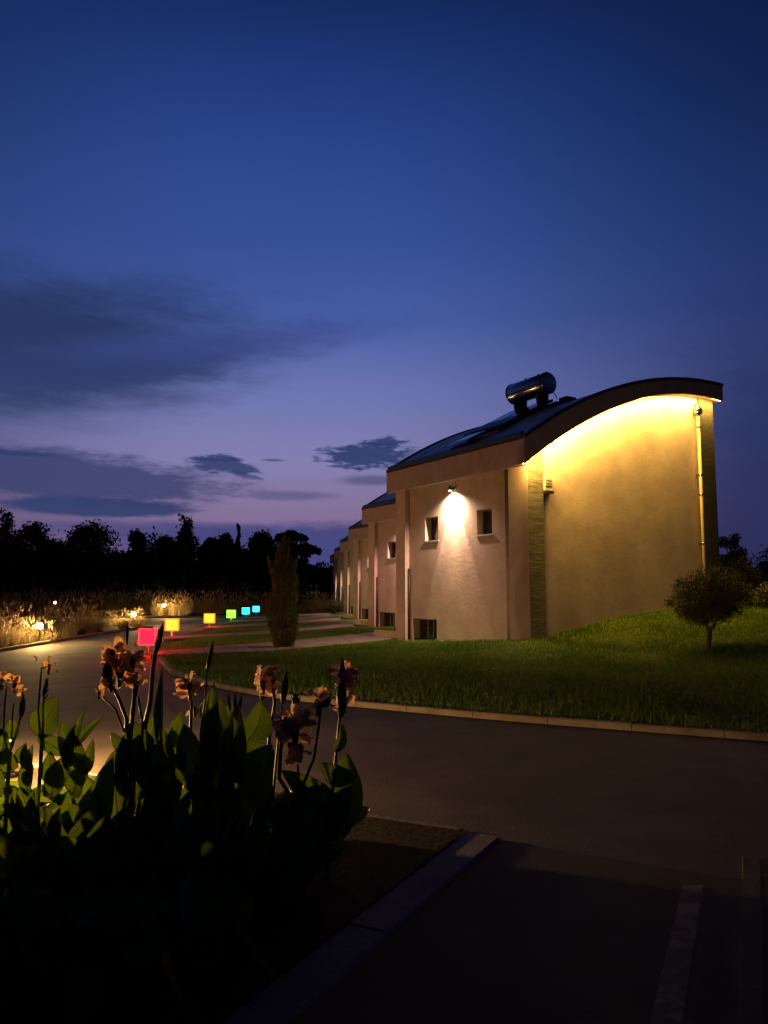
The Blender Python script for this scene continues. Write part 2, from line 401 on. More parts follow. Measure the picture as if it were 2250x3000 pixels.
def kerb_run(name, pts, w, h, m, z=0.0, seg=1.0, gap=.004, side=1, label=None, parent=None):
    """a row of kerb stones following a line; each stone an object of its own under the kerb"""
    root = tag(bpy.data.objects.new(name, None), kind='structure'); COL.objects.link(root)
    L = [0]
    for a, b in zip(pts, pts[1:]): L.append(L[-1] + math.dist(a, b))
    def P(d):
        i = max(j for j in range(len(L) - 1) if L[j] <= d + 1e-9)
        t = (d - L[i]) / (L[i + 1] - L[i]); a, b = pts[i], pts[i + 1]
        return Vector((a[0] + (b[0] - a[0]) * t, a[1] + (b[1] - a[1]) * t, 0))
    d = 0; k = 0
    while d < L[-1] - .3:
        e = min(d + seg, L[-1]); a = P(d + gap); b = P(e - gap); t = (b - a).normalized(); n = Vector((-t.y, t.x, 0)) * side
        hh = h + random.uniform(-.004, .004); r = .015
        q = [a, b, b + n * w, a + n * w]
        mb = MB()
        zb = z - .08
        base = [(p.x, p.y, zb) for p in q]; mid = [(p.x, p.y, z + hh - r) for p in q]
        i4 = [a + n * r, b + n * r, b + n * (w - r), a + n * (w - r)]
        top = [(p.x, p.y, z + hh) for p in i4]
        fs = [(0, 1, 5, 4), (1, 2, 6, 5), (2, 3, 7, 6), (3, 0, 4, 7), (4, 5, 9, 8), (5, 6, 10, 9), (6, 7, 11, 10), (7, 4, 8, 11), (8, 9, 10, 11)]
        if side < 0: fs = [f[::-1] for f in fs]
        mb.add(base + mid + top, fs)
        mb.obj('kerb_stone', m, root)
        d = e; k += 1
    return root
kerb_run('lawn_kerb', kerb_line, .14, .08, M['kerb'], seg=1.0, side=1)
kerb_run('bed_kerb', [(.76, 5.222), (-.318, 3.133), (-1.2, 1.42)], .235, .02, M['kerbold'], seg=1.6, side=-1)
kerb_run('bay_kerb', [(2.29, 4.85), (1.43, 3.065), (.75, 1.6)], .12, .004, M['stone_darkened'], seg=2.4, side=-1)
# far edge of the planting bed and bed soil
bed_poly = [(.54, 5.32), (-.556, 3.133), (-1.45, 1.45), (-9, 1.45), (-9, 10.3), (-3.62, 7.46)]
flat('planting_bed', bed_poly, .03, M['soil'])
kerb_run('bed_edging', [(.50, 5.36), (-3.62, 7.50), (-9, 10.3)], .09, .02, M['kerbold'], seg=2.0, side=-1)

# lawn as height field
lawn_poly = [(p[0] + .02, p[1] + .12) for p in kerb_line] + [(60, -5), (60, 120), (-16, 120), (-12.2, 75), (-9.9, 60), (-9.1, 50), (-8.5, 42), (-8.0, 34), (-7.6, 28), (-6.2, 20.9)]
xs = np.arange(-14, 30, .4); ys = np.arange(3, 80, .4)
XX, YY = np.meshgrid(xs, ys, indexing='ij')
ZZ = lawn_z(XX, YY)
ZZ = ZZ + .02 * np.sin(XX * 1.7 + YY) * np.cos(YY * 1.3 - XX * .6)
ins = inpoly_np(XX, YY, lawn_poly)
bm = bmesh.new(); grid = {}
for i in range(len(xs) - 1):
    for j in range(len(ys) - 1):
        cx_, cy_ = xs[i] + .2, ys[j] + .2
        if not (ins[i, j] and ins[i + 1, j] and ins[i, j + 1] and ins[i + 1, j + 1]): continue
        q = []
        for a, b in ((i, j), (i + 1, j), (i + 1, j + 1), (i, j + 1)):
            if (a, b) not in grid: grid[(a, b)] = bm.verts.new((xs[a], ys[b], ZZ[a, b]))
            q.append(grid[(a, b)])
        bm.faces.new(q)
me = bpy.data.meshes.new('lawn'); bm.to_mesh(me); bm.free(); me.materials.append(M['turf'])
me.polygons.foreach_set('use_smooth', [True] * len(me.polygons))
tag(link('lawn', me), kind='structure')
# filler strip of turf right behind the kerb so the height field meets it
flat('lawn_edge', [(p[0], p[1] + .10) for p in kerb_line] + [(p[0], p[1] + .9) for p in kerb_line[::-1]], .045, M['turf'])
flat('lawn_margin', [(-6.3, 20.7), (-5.2, 21.5), (-7.0, 30), (-7.6, 42), (-8.3, 55), (-10, 70), (-12.5, 76), (-9.9, 60), (-9.1, 50), (-8.5, 42), (-8.0, 34), (-7.7, 28)], .02, M['turf'])

# walkways from the signs towards the houses
def gp(px, py, z=.0): p = G(px, py, z); return (p.x, p.y)
paths = [
    [gp(440, 1924, .06), gp(785, 1912, .06), gp(1094, 1882, .06), gp(1150, 1874, .06), gp(1120, 1853, .06), gp(1094, 1855, .06), gp(865, 1879, .06), gp(785, 1884, .06), gp(456, 1913, .06)],
    [gp(478, 1876, .06), gp(785, 1860, .06), gp(919, 1848, .06), gp(1037, 1836, .06), gp(1037, 1824, .06), gp(919, 1840, .06), gp(785, 1850, .06), gp(481, 1868, .06)],
    [gp(598, 1845, .06), gp(770, 1834, .06), gp(883, 1827, .06), gp(998, 1818, .06), gp(998, 1809, .06), gp(883, 1821, .06), gp(770, 1828, .06), gp(600, 1838, .06)],
    [gp(672, 1825, .06), gp(800, 1817, .06), gp(974, 1810, .06), gp(974, 1804, .06), gp(800, 1813, .06), gp(672, 1820, .06)],
    [gp(716, 1814, .06), gp(968, 1801, .06), gp(968, 1797, .06), gp(716, 1810, .06)]]
for k, p in enumerate(paths):
    # slabs cut across the path so each section is a piece of its own
    n = len(p)
    root = tag(bpy.data.objects.new('walkway', None), kind='structure'); COL.objects.link(root)
    h = n // 2
    lo = p[:h] if n % 2 == 0 else p[:h]; hi = p[h:][::-1]
    def along(poly, t):
        L = [0]
        for a, b in zip(poly, poly[1:]): L.append(L[-1] + math.dist(a, b))
        d = t * L[-1]; i = max(j for j in range(len(L) - 1) if L[j] <= d + 1e-9)
        s = (d - L[i]) / (L[i + 1] - L[i]); return (poly[i][0] + (poly[i + 1][0] - poly[i][0]) * s, poly[i][1] + (poly[i + 1][1] - poly[i][1]) * s)
    ns = 7 if k < 3 else 4
    for i in range(ns):
        t0, t1 = i / ns + .0015, (i + 1) / ns - .0015
        q = [along(lo, t0), along(lo, t1), along(hi, t1), along(hi, t0)]
        a2 = sum(q[j][0] * q[(j + 1) % 4][1] - q[(j + 1) % 4][0] * q[j][1] for j in range(4))
        if a2 < 0: q = q[::-1]
        MB().prism(q, -.02, .10 + .004 * (i % 2)).obj('paving_slab', M['path'], root)

# ---------------------------------------------------------------- the houses
ARC_B = [(0, 5.04), (.33, 5.31), (.83, 5.62), (1.6, 6.08), (2.5, 6.54), (3.44, 7.0), (4.2, 7.31), (4.95, 7.55), (6.0, 7.78), (7.07, 7.87), (7.86, 7.90), (8.62, 7.92)]
ARC_T = [(0, 5.76), (.35, 6.02), (1.19, 6.54), (2.07, 7.01), (3.0, 7.46), (3.96, 7.83), (4.96, 8.10), (6.01, 8.28), (7.1, 8.40), (8.64, 8.48)]
def smooth_arc(pts, n=40, drop=0.0, deg=3):
    x = np.array([p[0] for p in pts]); z = np.array([p[1] for p in pts])
    z = z - drop * np.clip(x / .5, 0, 1); c = np.polyfit(x, z, deg); xs_ = np.linspace(x[0], x[-1], n)
    return [(float(a), float(np.polyval(c, a))) for a in xs_]
AB = smooth_arc(ARC_B); AT = smooth_arc(ARC_T, drop=.10)
def ztop(a): return float(np.interp(a, [p[0] for p in AT], [p[1] for p in AT]))
def zbot(a): return float(np.interp(a, [p[0] for p in AB], [p[1] for p in AB]))
WID = 7.03
house = empty('terraced_house', (NX, NY, 0), math.atan2(VY, VX), 'nearest vaulted house, its gable washed yellow by a light strip under the curved roof', 'house', 'identical houses with curved roofs in a staggered row')

slab = MB().extrude_y(AB + AT[::-1], 0, WID).obj('roof_slab', M['fascia'], house)
# standing roof sheets laid over the slab, and a dark raised rim round them
npan = 7; b0, b1 = .12, WID - .12
for k in range(npan):
    y0 = b0 + (b1 - b0) * k / npan + .012; y1 = b0 + (b1 - b0) * (k + 1) / npan - .012
    prof = [(a, z + .003) for a, z in AT if a > .1] + [(a, z + .05) for a, z in AT[::-1] if a > .1]
    MB().extrude_y(prof, y0, y1).obj('roof_panel', M['roofsheet'], slab)
for k in range(1, npan):
    y = b0 + (b1 - b0) * k / npan
    prof = [(a, z + .003) for a, z in AT if a > .1] + [(a, z + .062) for a, z in AT[::-1] if a > .1]
    MB().extrude_y(prof, y - .006, y + .006).obj('roof_seam', M['roofsheet'], slab)
for y0, y1 in ((-.03, .115), (WID - .115, WID + .03)):
    prof = [(a, z + .002) for a, z in AT] + [(a, z + .10) for a, z in AT[::-1]]
    MB().extrude_y(prof, y0, y1).obj('verge_rim', M['rim'], slab)
MB().add([(-.03, .12, 5.77), (.10, .12, 5.77), (.10, .12, 5.98), (-.03, .12, 5.90), (-.03, WID - .12, 5.77), (.10, WID - .12, 5.77), (.10, WID - .12, 5.98), (-.03, WID - .12, 5.90)],
         [(0, 1, 2, 3), (7, 6, 5, 4), (1, 0, 4, 5), (2, 1, 5, 6), (3, 2, 6, 7), (0, 3, 7, 4)]).obj('eaves_rim', M['rim'], slab)
MB().box((-.012, 0.02, 5.005), (.02, WID - .02, 5.036)).obj('drip_edge', M['whiteframe'], slab)

def gable(y0, y1, a0=.55, a1=8.3, m=None, name='gable_wall'):
    top = [(a0, zbot(a0) + .02)] + [(a, z + .02) for a, z in AB if a0 < a < a1] + [(a1, zbot(a1) + .02)]
    pr = [(a0, -.6), (a1, -.6)] + top[::-1]
    return MB().extrude_y([(a, z) for a, z in pr], y0, y1)
gw = gable(.37, .62).obj(*('gable_wall', M['plaster_gable'], house))
gable(WID - .62, WID - .37).obj('gable_wall', M['plaster'], house)
# pilasters (returns of the gable) of striated render
def pil(a0, a1, y0, y1, m, name):
    top = [(a0, zbot(a0) + .01)] + [(a, z + .01) for a, z in AB if a0 < a < a1] + [(a1, zbot(a1) + .01)]
    return MB().extrude_y([(a0, -.6), (a1, -.6)] + top[::-1], y0, y1).obj(name, m, house)
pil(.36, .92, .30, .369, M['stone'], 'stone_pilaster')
pil(7.78, 8.50, .30, .369, M['stone_darkened'], 'stone_pilaster')  # same stone as the near one, colour darkened to stand in for shade
# corner piers in front of the street wall
def pier(y0, y1):
    top = [(.35, zbot(.35) + .01), (.45, zbot(.45) + .01), (.549, zbot(.549) + .01)]
    MB().extrude_y([(.35, -.6), (.549, -.6)] + top[::-1], y0, y1).obj('pier', M['plaster'], house, bevel=.008)
pier(.305, 1.10); pier(6.41, 7.0)
# striated face over the near pier's gable side is the pilaster; front wall with its openings
def holed_wall(y0, y1, z0, z1, holes, x0, x1):
    ys_ = sorted({y0, y1} | {h[0] for h in holes} | {h[1] for h in holes}); zs = sorted({z0, z1} | {h[2] for h in holes} | {h[3] for h in holes})
    mb = MB()
    def isin(y, z): return any(h[0] < y < h[1] and h[2] < z < h[3] for h in holes)
    for i in range(len(ys_) - 1):
        for j in range(len(zs) - 1):
            a, b, c, d = ys_[i], ys_[i + 1], zs[j], zs[j + 1]
            if isin((a + b) / 2, (c + d) / 2): continue
            mb.add([(x0, a, c), (x0, b, c), (x0, b, d), (x0, a, d)], [(0, 3, 2, 1)])
            mb.add([(x1, a, c), (x1, b, c), (x1, b, d), (x1, a, d)], [(0, 1, 2, 3)])
    for a, b, c, d in holes:
        mb.add([(x0, a, c), (x1, a, c), (x1, a, d), (x0, a, d)], [(0, 1, 2, 3)])
        mb.add([(x0, b, c), (x1, b, c), (x1, b, d), (x0, b, d)], [(0, 3, 2, 1)])
        mb.add([(x0, a, c), (x1, a, c), (x1, b, c), (x0, b, c)], [(0, 3, 2, 1)])
        mb.add([(x0, a, d), (x1, a, d), (x1, b, d), (x0, b, d)], [(0, 1, 2, 3)])
    mb.add([(x0, y0, z0), (x1, y0, z0), (x1, y0, z1), (x0, y0, z1)], [(0, 1, 2, 3)])
    return mb
WX = .52
wA = (4.72, 5.46, 3.31, 4.08); wB = (2.03, 2.74, 3.33, 4.08); wD = (4.84, 6.20, .06, .80)
fw = holed_wall(1.45, 6.409, -.6, 5.47, [wA, wB, wD], WX, WX + .38).obj('street_wall', M['plaster'], house)
MB().box((.85, 1.10, -.6), (.90, 1.449, 5.4)).obj('recess_back', M['darkmetal'], house)  # dark-coloured sheet stands in for the shade behind the pipe
MB().box((8.25, .63, -.6), (8.45, WID - .63, 7.9)).obj('rear_wall', M['plaster'], house)
# rain pipe in the recess, with clips
rp = MB().tube([(.70, 1.27, .1), (.70, 1.27, 5.3)], .085, 12).obj('rain_pipe', M['darkmetal'], house, smooth=True)
for z in (.7, 2.0, 3.3, 4.6): MB().tube([(.70, 1.27, z), (.70, 1.27, z + .05)], .10, 12).obj('pipe_clip', M['steel'], rp, smooth=True)
MB().tube([(.47, 6.36, .1), (.47, 6.36, 2.45)], .03, 8).obj('conduit', M['darkmetal'], house, smooth=True)
for (a, b, c, d) in (wA, wB):
    w = MB().box((WX + .26, a, c), (WX + .30, b, d)).obj('window', M['glass'], house)
    f = MB()
    t = .045
    f.box((WX + .235, a, c), (WX + .31, a + t, d)); f.box((WX + .235, b - t, c), (WX + .31, b, d))
    f.box((WX + .235, a + t, c), (WX + .31, b - t, c + t)); f.box((WX + .235, a + t, d - t), (WX + .31, b - t, d))
    f.obj('frame', M['frame'], w)
    MB().box((WX - .02, a - .03, c - .035), (WX + .234, b + .03, c + .006)).obj('sill', M['whiteframe'], w)
w = MB().box((WX + .30, wD[0], -.3), (WX + .33, wD[1], wD[3])).obj('basement_window', M['glass'], house)
f = MB()
for y in (wD[0], (wD[0] + wD[1]) / 2 - .15, wD[1] - .05): f.box((WX + .27, y, -.3), (WX + .335, y + .05, wD[3]))
f.box((WX + .27, wD[0] + .05, wD[3] - .05), (WX + .335, wD[1] - .05, wD[3])); f.obj('frame', M['frame'], w)
MB().box((WX + .36, wD[1] - .7, -.1), (WX + .37, wD[1] - .42, .66)).obj('curtain', M['whiteframe'], w)
# low planter wall in front of the basement window and the side wing wall towards the lawn path
MB().box((.02, 4.55, -.3), (.12, 6.38, .10)).obj('light_well_wall', M['concrete'], house)
MB().box((.38, 7.012, -.3), (.55, 8.5, .34)).obj('wing_wall', M['plaster'], house)
# wall lamp above
wl = MB().lathe([(.0, .09), (.055, .09), (.06, .08), (.06, -.06), (.05, -.065), (.0, -.065)], (0, 0, 0), 14).obj('wall_lamp', M['lampbody'], house, smooth=False, loc=(WX - .135, 3.87, 4.86))
MB().box((.055, -.03, -.03), (.134, .03, .05)).obj('bracket', M['lampbody'], wl)
MB().lathe([(.0, -.068), (.045, -.068), (.045, -.072), (.0, -.074)], (0, 0, 0), 12).obj('lens', M['wall_light'], wl)
def spot(parent, loc, power, ang, blend, col, rad=.02, rot=(0, 0, 0)):
    d = bpy.data.lights.new('wall_lamp_beam', 'SPOT'); d.energy = power; d.spot_size = R(ang); d.spot_blend = blend; d.color = col; d.shadow_soft_size = rad
    o = bpy.data.objects.new('wall_lamp_beam', d); COL.objects.link(o); o.parent = parent; o.location = loc; o.rotation_euler = rot; return o
LAMPLOC = (WX - .135, 3.87, 4.77)

LIGHT_COL = [(1, .66, .40), (1, .52, .44), (1, .58, .42), (1, .70, .38), (1, .74, .42), (1, .72, .46)]
def house_lamps(h, i):
    c = LIGHT_COL[i]; k = [1, .8, .8, .8, .8, .8][i]
    def P(l): return h.matrix_basis @ Vector(l)
    rz = h.rotation_euler.z
    for (pw, an, bl, tilt) in ((1100, 25, 1.0, .15), (1500, 50, .22, .12), (1700, 150, 1.0, 0.0)):
        o = spot(None, P(LAMPLOC), pw * k, an, bl, (1, c[1] * 1.08, c[2] * .72) if an < 30 else c, .025); o.rotation_euler = (0, 0, rz)
        o.rotation_mode = 'XYZ'
        # tilt the axis slightly towards the wall
        m = Matrix.Rotation(rz, 4, 'Z') @ Matrix.Rotation(-tilt, 4, 'Y')
        o.matrix_basis = Matrix.Translation(P(LAMPLOC)) @ m
bpy.context.view_layer.update()

labels = ['second house of the row, its pink wall half hidden behind the nearest house',
          'third house of the row, with one orange-lit wall strip showing',
          'fourth house of the row, pale, with a narrow cream wall strip showing',
          'fifth house of the row, a greyish narrow sliver beyond the cream one',
          'farthest house of the row, the last grey sliver against the trees']
houses = [house]
for i in range(1, 6):
    h = copy_tree(house); houses.append(h)
    h.location = (NX - 1.17 * i, NY + 11.15 * i, -.05 * i); h['label'] = labels[i - 1]

# gable-only things of the nearest house
led_pts = [(a, z) for a, z in AB]
mb = MB()
for (a0, z0), (a1, z1) in zip(led_pts, led_pts[1:]):
    pass
vs = []; fs = []
for a, z in AB: vs += [(a, .045, z - .009), (a, .078, z - .003)]
for i in range(len(AB) - 1): fs.append((2 * i, 2 * i + 1, 2 * i + 3, 2 * i + 2))
MB().add(vs, fs).obj('light_strip', M['led'], house)
MB().extrude_y([(a, z - .019) for a, z in AB] + [(a, z - .001) for a, z in AB[::-1]], .034, .042).obj('strip_mask_lip', M['steel'], house)  # lip added to hide part of the strip's bright line
# downpipe on the gable with hopper, collars
dp = MB().tube([(7.60, .22, 1.0), (7.60, .22, 7.34)], .052, 14).obj('gable_downpipe', M['pvc'], house, smooth=True)
MB().tube([(7.60, .22, 7.30), (7.60, .22, 7.38), (7.60, .22, 7.42)], [.06, .13, .15], 16).obj('hopper', M['steel'], dp, smooth=True)
MB().tube([(7.60, .22, 7.42), (7.60, .22, 7.52), (7.60, .22, 7.62), (7.60, .30, 7.68)], [.15, .15, .09, .06], 16).obj('elbow', M['steel'], dp, smooth=True)
for z in (5.35, 4.72, 3.15, 6.9): MB().tube([(7.60, .22, z), (7.60, .22, z + .06)], .064, 14).obj('collar', M['steel'], dp, smooth=True)
for z in (5.38, 3.18): MB().box((7.57, .22, z), (7.63, .37, z + .03)).obj('clip', M['darkmetal'], dp)
# meter box on the gable
eb = MB().box((.93, .24, 4.42), (1.21, .369, 4.80)).obj('meter_box', M['whiteframe'], house, bevel=.008)
MB().box((.955, .228, 4.56), (1.185, .239, 4.77)).obj('box_door', M['whiteframe'], eb)
MB().box((.925, .20, 4.34), (1.215, .37, 4.415)).obj('box_base', M['darkmetal'], eb)
for z in (4.62, 4.70): MB().box((.965, .222, z), (1.175, .2275, z + .006)).obj('slot', M['darkmetal'], eb)
# rear porch screen
ps = MB().box((8.52, .9, 0), (8.86, 1.3, 4.70)).obj('rear_screen', M['darkmetal'], house)
MB().box((8.48, .86, 4.701), (8.94, 1.34, 4.76)).obj('cap', M['whiteframe'], ps)
for i, h in enumerate(houses): house_lamps(h, i)

# ---------------------------------------------------------------- solar heater and skylight on the nearest roof
def H(a, b, z): return loc2w(a, b, z)
hx = empty('solar_water_heater', (NX, NY, 0), math.atan2(VY, VX), 'cylindrical steel water tank with collector panels standing on the nearest curved roof', 'water heater')
ta, tz, tr = 3.10, 8.24, .345
tn, tf = 2.25, 4.0
cap = [(tn, .0), (tn, tr * .86), (tn + .02, tr * .97), (tn + .05, tr)]
prof = [(0.0, tn - .02), (tr * .8, tn - .015), (tr * .93, tn + .005), (tr, tn + .05), (tr, tf - .05), (tr * .93, tf - .005), (tr * .8, tf + .015), (0, tf + .02)]
vs = []; fs = []; n = 36
for r_, y in prof:
    for j in range(n):
        w_ = 2 * math.pi * j / n; vs.append((ta + r_ * math.cos(w_), y, tz + r_ * math.sin(w_)))
for i in range(len(prof) - 1):
    for j in range(n): fs.append((i * n + j, (i + 1) * n + j, (i + 1) * n + (j + 1) % n, i * n + (j + 1) % n))
tank = MB().add(vs, fs).obj('tank', M['steel'], hx, smooth=True)
for y in (tn + .055, tf - .075):
    vs = []; fs = []
    for r_, yy in ((tr + .001, y), (tr + .012, y), (tr + .012, y + .025), (tr + .001, y + .025)):
        for j in range(n):
            w_ = 2 * math.pi * j / n; vs.append((ta + r_ * math.cos(w_), yy, tz + r_ * math.sin(w_)))
    for i in range(3):
        for j in range(n): fs.append((i * n + j, (i + 1) * n + j, (i + 1) * n + (j + 1) % n, i * n + (j + 1) % n))
    MB().add(vs, fs).obj('tank_band', M['darkmetal'], tank)
for y in (2.75, 3.35): MB().tube([(ta, y, tz + tr - .02), (ta, y, tz + tr + .07)], .022, 8).obj('valve', M['darkmetal'], tank)
for y in (2.55, 3.62):
    zf = ztop(ta) + .06
    MB().extrude_y([(ta - .24, tz - .28), (ta - .16, zf + .02), (ta + .20, zf + .06), (ta + .26, tz - .26), (ta + .1, tz - .30), (ta - .1, tz - .30)], y, y + .10).obj('saddle', M['darkmetal'], hx)
MB().tube([(ta - .1, 3.2, tz - .3), (ta - .12, 3.2, ztop(ta) + .1)], .02, 8).obj('feed_pipe', M['darkmetal'], hx)
MB().tube([(ta + .2, 2.30, tz - .24), (ta + .3, 2.24, tz - .45), (ta + .3, 2.22, tz - .62), (ta + .15, 2.3, ztop(ta + .2) + .1)], .014, 8).obj('hose', M['darkmetal'], hx)
a0c, a1c = 1.15, 3.15
z0c, z1c = ztop(a0c) + .16, ztop(a1c) + .20
for y0, y1 in ((2.15, 3.10), (3.16, 4.15)):
    c = MB().add([(a0c, y0, z0c), (a1c, y0, z1c), (a1c, y1, z1c), (a0c, y1, z0c), (a0c, y0, z0c + .09), (a1c, y0, z1c + .09), (a1c, y1, z1c + .09), (a0c, y1, z0c + .09)],
                 [(0, 3, 2, 1), (4, 5, 6, 7), (0, 1, 5, 4), (1, 2, 6, 5), (2, 3, 7, 6), (3, 0, 4, 7)]).obj('collector_panel', M['darkmetal'], hx)
    e = .05
    MB().add([(a0c + e, y0 + e, z0c + .093 + .02 * 0), (a1c - e, y0 + e, z1c + .093), (a1c - e, y1 - e, z1c + .093), (a0c + e, y1 - e, z0c + .093)], [(0, 1, 2, 3)]).obj('collector_glass', M['collector'], c)
for y in (2.08, 4.17):
    rail = [(a, ztop(a) + .055) for a in np.linspace(.95, 3.75, 9)]
    MB().extrude_y([(a, z) for a, z in rail] + [(a, z + .10) for a, z in rail[::-1]], y, y + .06).obj('mounting_rail', M['darkmetal'], hx)
MB().tube([(3.2, 2.05, ztop(3.2) + .16), (2.0, 2.02, ztop(2.0) + .14), (.9, 2.1, ztop(.9) + .14), (.75, 3.0, ztop(.75) + .14), (.9, 3.2, ztop(.9) + .12)], .035, 8).obj('insulated_pipe', M['darkmetal'], hx)
MB().box((3.35, 1.75, ztop(3.4) + .06), (3.75, 2.1, ztop(3.6) + .16)).obj('manifold', M['darkmetal'], hx)

sk = empty('skylight', (NX, NY, 0), math.atan2(VY, VX), 'small roof hatch propped open below the water tank on the nearest roof', 'skylight')
def kp(a, off): return ztop(a) + off
def slabq(a0, a1, y0, y1, o0, o1, th, name, m, par):
    z0, z1 = ztop(a0) + o0, ztop(a1) + o1
    return MB().add([(a0, y0, z0), (a1, y0, z1), (a1, y1, z1), (a0, y1, z0), (a0, y0, z0 + th), (a1, y0, z1 + th), (a1, y1, z1 + th), (a0, y1, z0 + th)],
                    [(0, 3, 2, 1), (4, 5, 6, 7), (0, 1, 5, 4), (1, 2, 6, 5), (2, 3, 7, 6), (3, 0, 4, 7)]).obj(name, m, par)
slabq(.32, 1.05, 2.85, 3.75, .03, .03, .12, 'kerb_frame', M['darkmetal'], sk)
lid = slabq(.24, 1.02, 2.80, 3.80, .24, .17, .05, 'hatch', M['steel'], sk)
slabq(.32, .94, 2.88, 3.72, .295, .23, .006, 'glazing', M['collector'], lid)
MB().tube([(.3, 2.95, ztop(.3) + .1), (.28, 2.95, ztop(.28) + .25)], .012, 6).obj('stay', M['steel'], sk)

# ---------------------------------------------------------------- glowing signs
sign_mats = {}
def sign_mat(name, rgb):
    m = mat('sign_glow_' + name, (.02, .02, .02), .4, emit=rgb, estr=1.0); return m
signs = [('red', 431, 1918, 20.66, (60, .028, .09), 'pink-red glowing square sign, nearest to the flowers', 'A'),
         ('amber', 503, 1868, 28.67, (60, .85, .035), 'yellow glowing square sign with red halo, second from the flowers', 'U'),
         ('orange', 613, 1841, 36.3, (40, 1.0, .04), 'yellow glowing square sign alone between the amber and green ones', None),
         ('green', 677, 1823.5, 44.0, (.55, 8.0, .07), 'lime green glowing square sign on the lawn edge', None),
         ('cyan', 720, 1811, 52.0, (.01, 2.6, 2.8), 'turquoise glowing square sign, right of the green one', None),
         ('sky', 750, 1803, 58.5, (.10, 1.8, 3.0), 'pale blue glowing square sign, farthest of the row beside the cypress', None)]
SW, SHT = .50, .43
for nm, px, py, Y, rgb, lab, ch in signs:
    p = G(px, py); p = Vector((p.x * Y / p.y, Y, 0.02))
    s = empty('illuminated_sign', p, math.atan2(p.x, -p.y) * 0 + R(-14 if nm == 'red' else -6), lab, 'sign', 'coloured light signs along the road edge')
    MB().box((-.035, -.02, 0), (.035, .02, .235)).obj('post', M['post'], s)
    MB().box((-.10, -.07, -.03), (.10, .07, .02)).obj('footing', M['concrete'], s)
    z0 = .235
    pm = sign_mat(nm, rgb)
    pan = MB().box((-SW / 2, -.03, z0), (SW / 2, .03, z0 + SHT)).obj('panel', pm, s, bevel=.012)
    fm = mat('sign_rim_' + nm, (.1, .1, .1), .4, emit={'amber': (10, .42, .02), 'orange': (10, .50, .02), 'red': (8, .09, .13)}.get(nm, tuple(min(4, c * 1.15 + .06) for c in rgb)), estr=1.0)  # amber and orange rims are coloured to stand in for the signs' halo
    f = MB(); t = .03
    f.box((-SW / 2 - .004, -.036, z0 - .004), (-SW / 2 + t, -.031, z0 + SHT + .004)); f.box((SW / 2 - t, -.036, z0 - .004), (SW / 2 + .004, -.031, z0 + SHT + .004))
    f.box((-SW / 2 + t, -.036, z0 - .004), (SW / 2 - t, -.031, z0 + t)); f.box((-SW / 2 + t, -.036, z0 + SHT - t), (SW / 2 - t, -.031, z0 + SHT + .004))
    f.obj('rim', fm, s)
    if ch:
        lm = mat('sign_letter_' + nm, (.02, .02, .02), .4, emit=tuple(c * .62 for c in rgb), estr=1.0)
        zc = z0 + SHT * .5; b = MB()
        if ch == 'A':
            for sx in (-1, 1):
                b.add([(sx * .06, -.0315, zc - .07), (sx * .04, -.0315, zc - .07), (sx * .0, -.0315, zc + .05), (sx * .01, -.0315, zc + .08)], [(0, 1, 2, 3)])
            b.add([(-.035, -.0316, zc - .03), (.035, -.0316, zc - .03), (.03, -.0316, zc - .012), (-.03, -.0316, zc - .012)], [(0, 1, 2, 3)])
        else:
            b.box((-.055, -.0335, zc - .05), (-.037, -.0312, zc + .08)); b.box((.037, -.0335, zc - .05), (.055, -.0312, zc + .08)); b.box((-.055, -.0335, zc - .07), (.055, -.0312, zc - .051))
        b.obj('letter', lm, s)

# ---------------------------------------------------------------- garden lamps
def garden_lamp(x, y, h, label, m='bulb', r=.085):
    s = empty('garden_lamp', (x, y, 0), 0, label, 'garden lamp', 'low post lamps along the beds')
    MB().lathe([(.09, 0), (.09, .03), (.03, .04), (.022, .05), (.022, h - .075), (r * 1.35, h - .07), (r * 1.35, h - .058), (0, h - .058)], (0, 0, 0), 12).obj('post', M['lampbody'], s)
    prof = [(max(.0005, r * math.sin(t)), h + r * -math.cos(t)) for t in np.linspace(0, math.pi, 9)]
    MB().lathe(prof, (0, 0, 0), 14).obj('globe', M[m], s, smooth=True)
    cr, ch = (.10, h + .04) if m == 'bulbnear' else (r * 1.5, h + r * 1.05)
    MB().lathe([(0, ch + .05), (cr * .6, ch + .04), (cr, ch), (cr, ch - .006), (cr * .6, ch + .03), (0, ch + .038)], (0, 0, 0), 18).obj('hood', M['lampbody'], s)
    for a in (0, 2.1, 4.2): MB().tube([(r * 1.25 * math.cos(a), r * 1.25 * math.sin(a), h - .06), (r * 1.25 * math.cos(a), r * 1.25 * math.sin(a), ch + .02)], .004, 5).obj('hood_rod', M['lampbody'], s)
    return s
garden_lamp(-10.99, 24.8, .60, 'bright post lamp in the grass clumps at the left road edge')
garden_lamp(-12.45, 38.6, .60, 'bright post lamp at the right tip of the left grass bed')
garden_lamp(-15.6, 55.0, .80, 'tall bright post lamp in front of the far grass bank', r=.09)
garden_lamp(-18.9, 44.5, 1.10, 'small lamp showing over the left grasses', 'bulbdim', .07)
garden_lamp(-3.30, 6.9, .35, 'post lamp hidden among the flowers at the left', 'bulbnear', .045)
garden_lamp(14.5, 30.0, 1.26, 'tiny white lamp in the bushes right of the house', 'bulbtiny', .045)

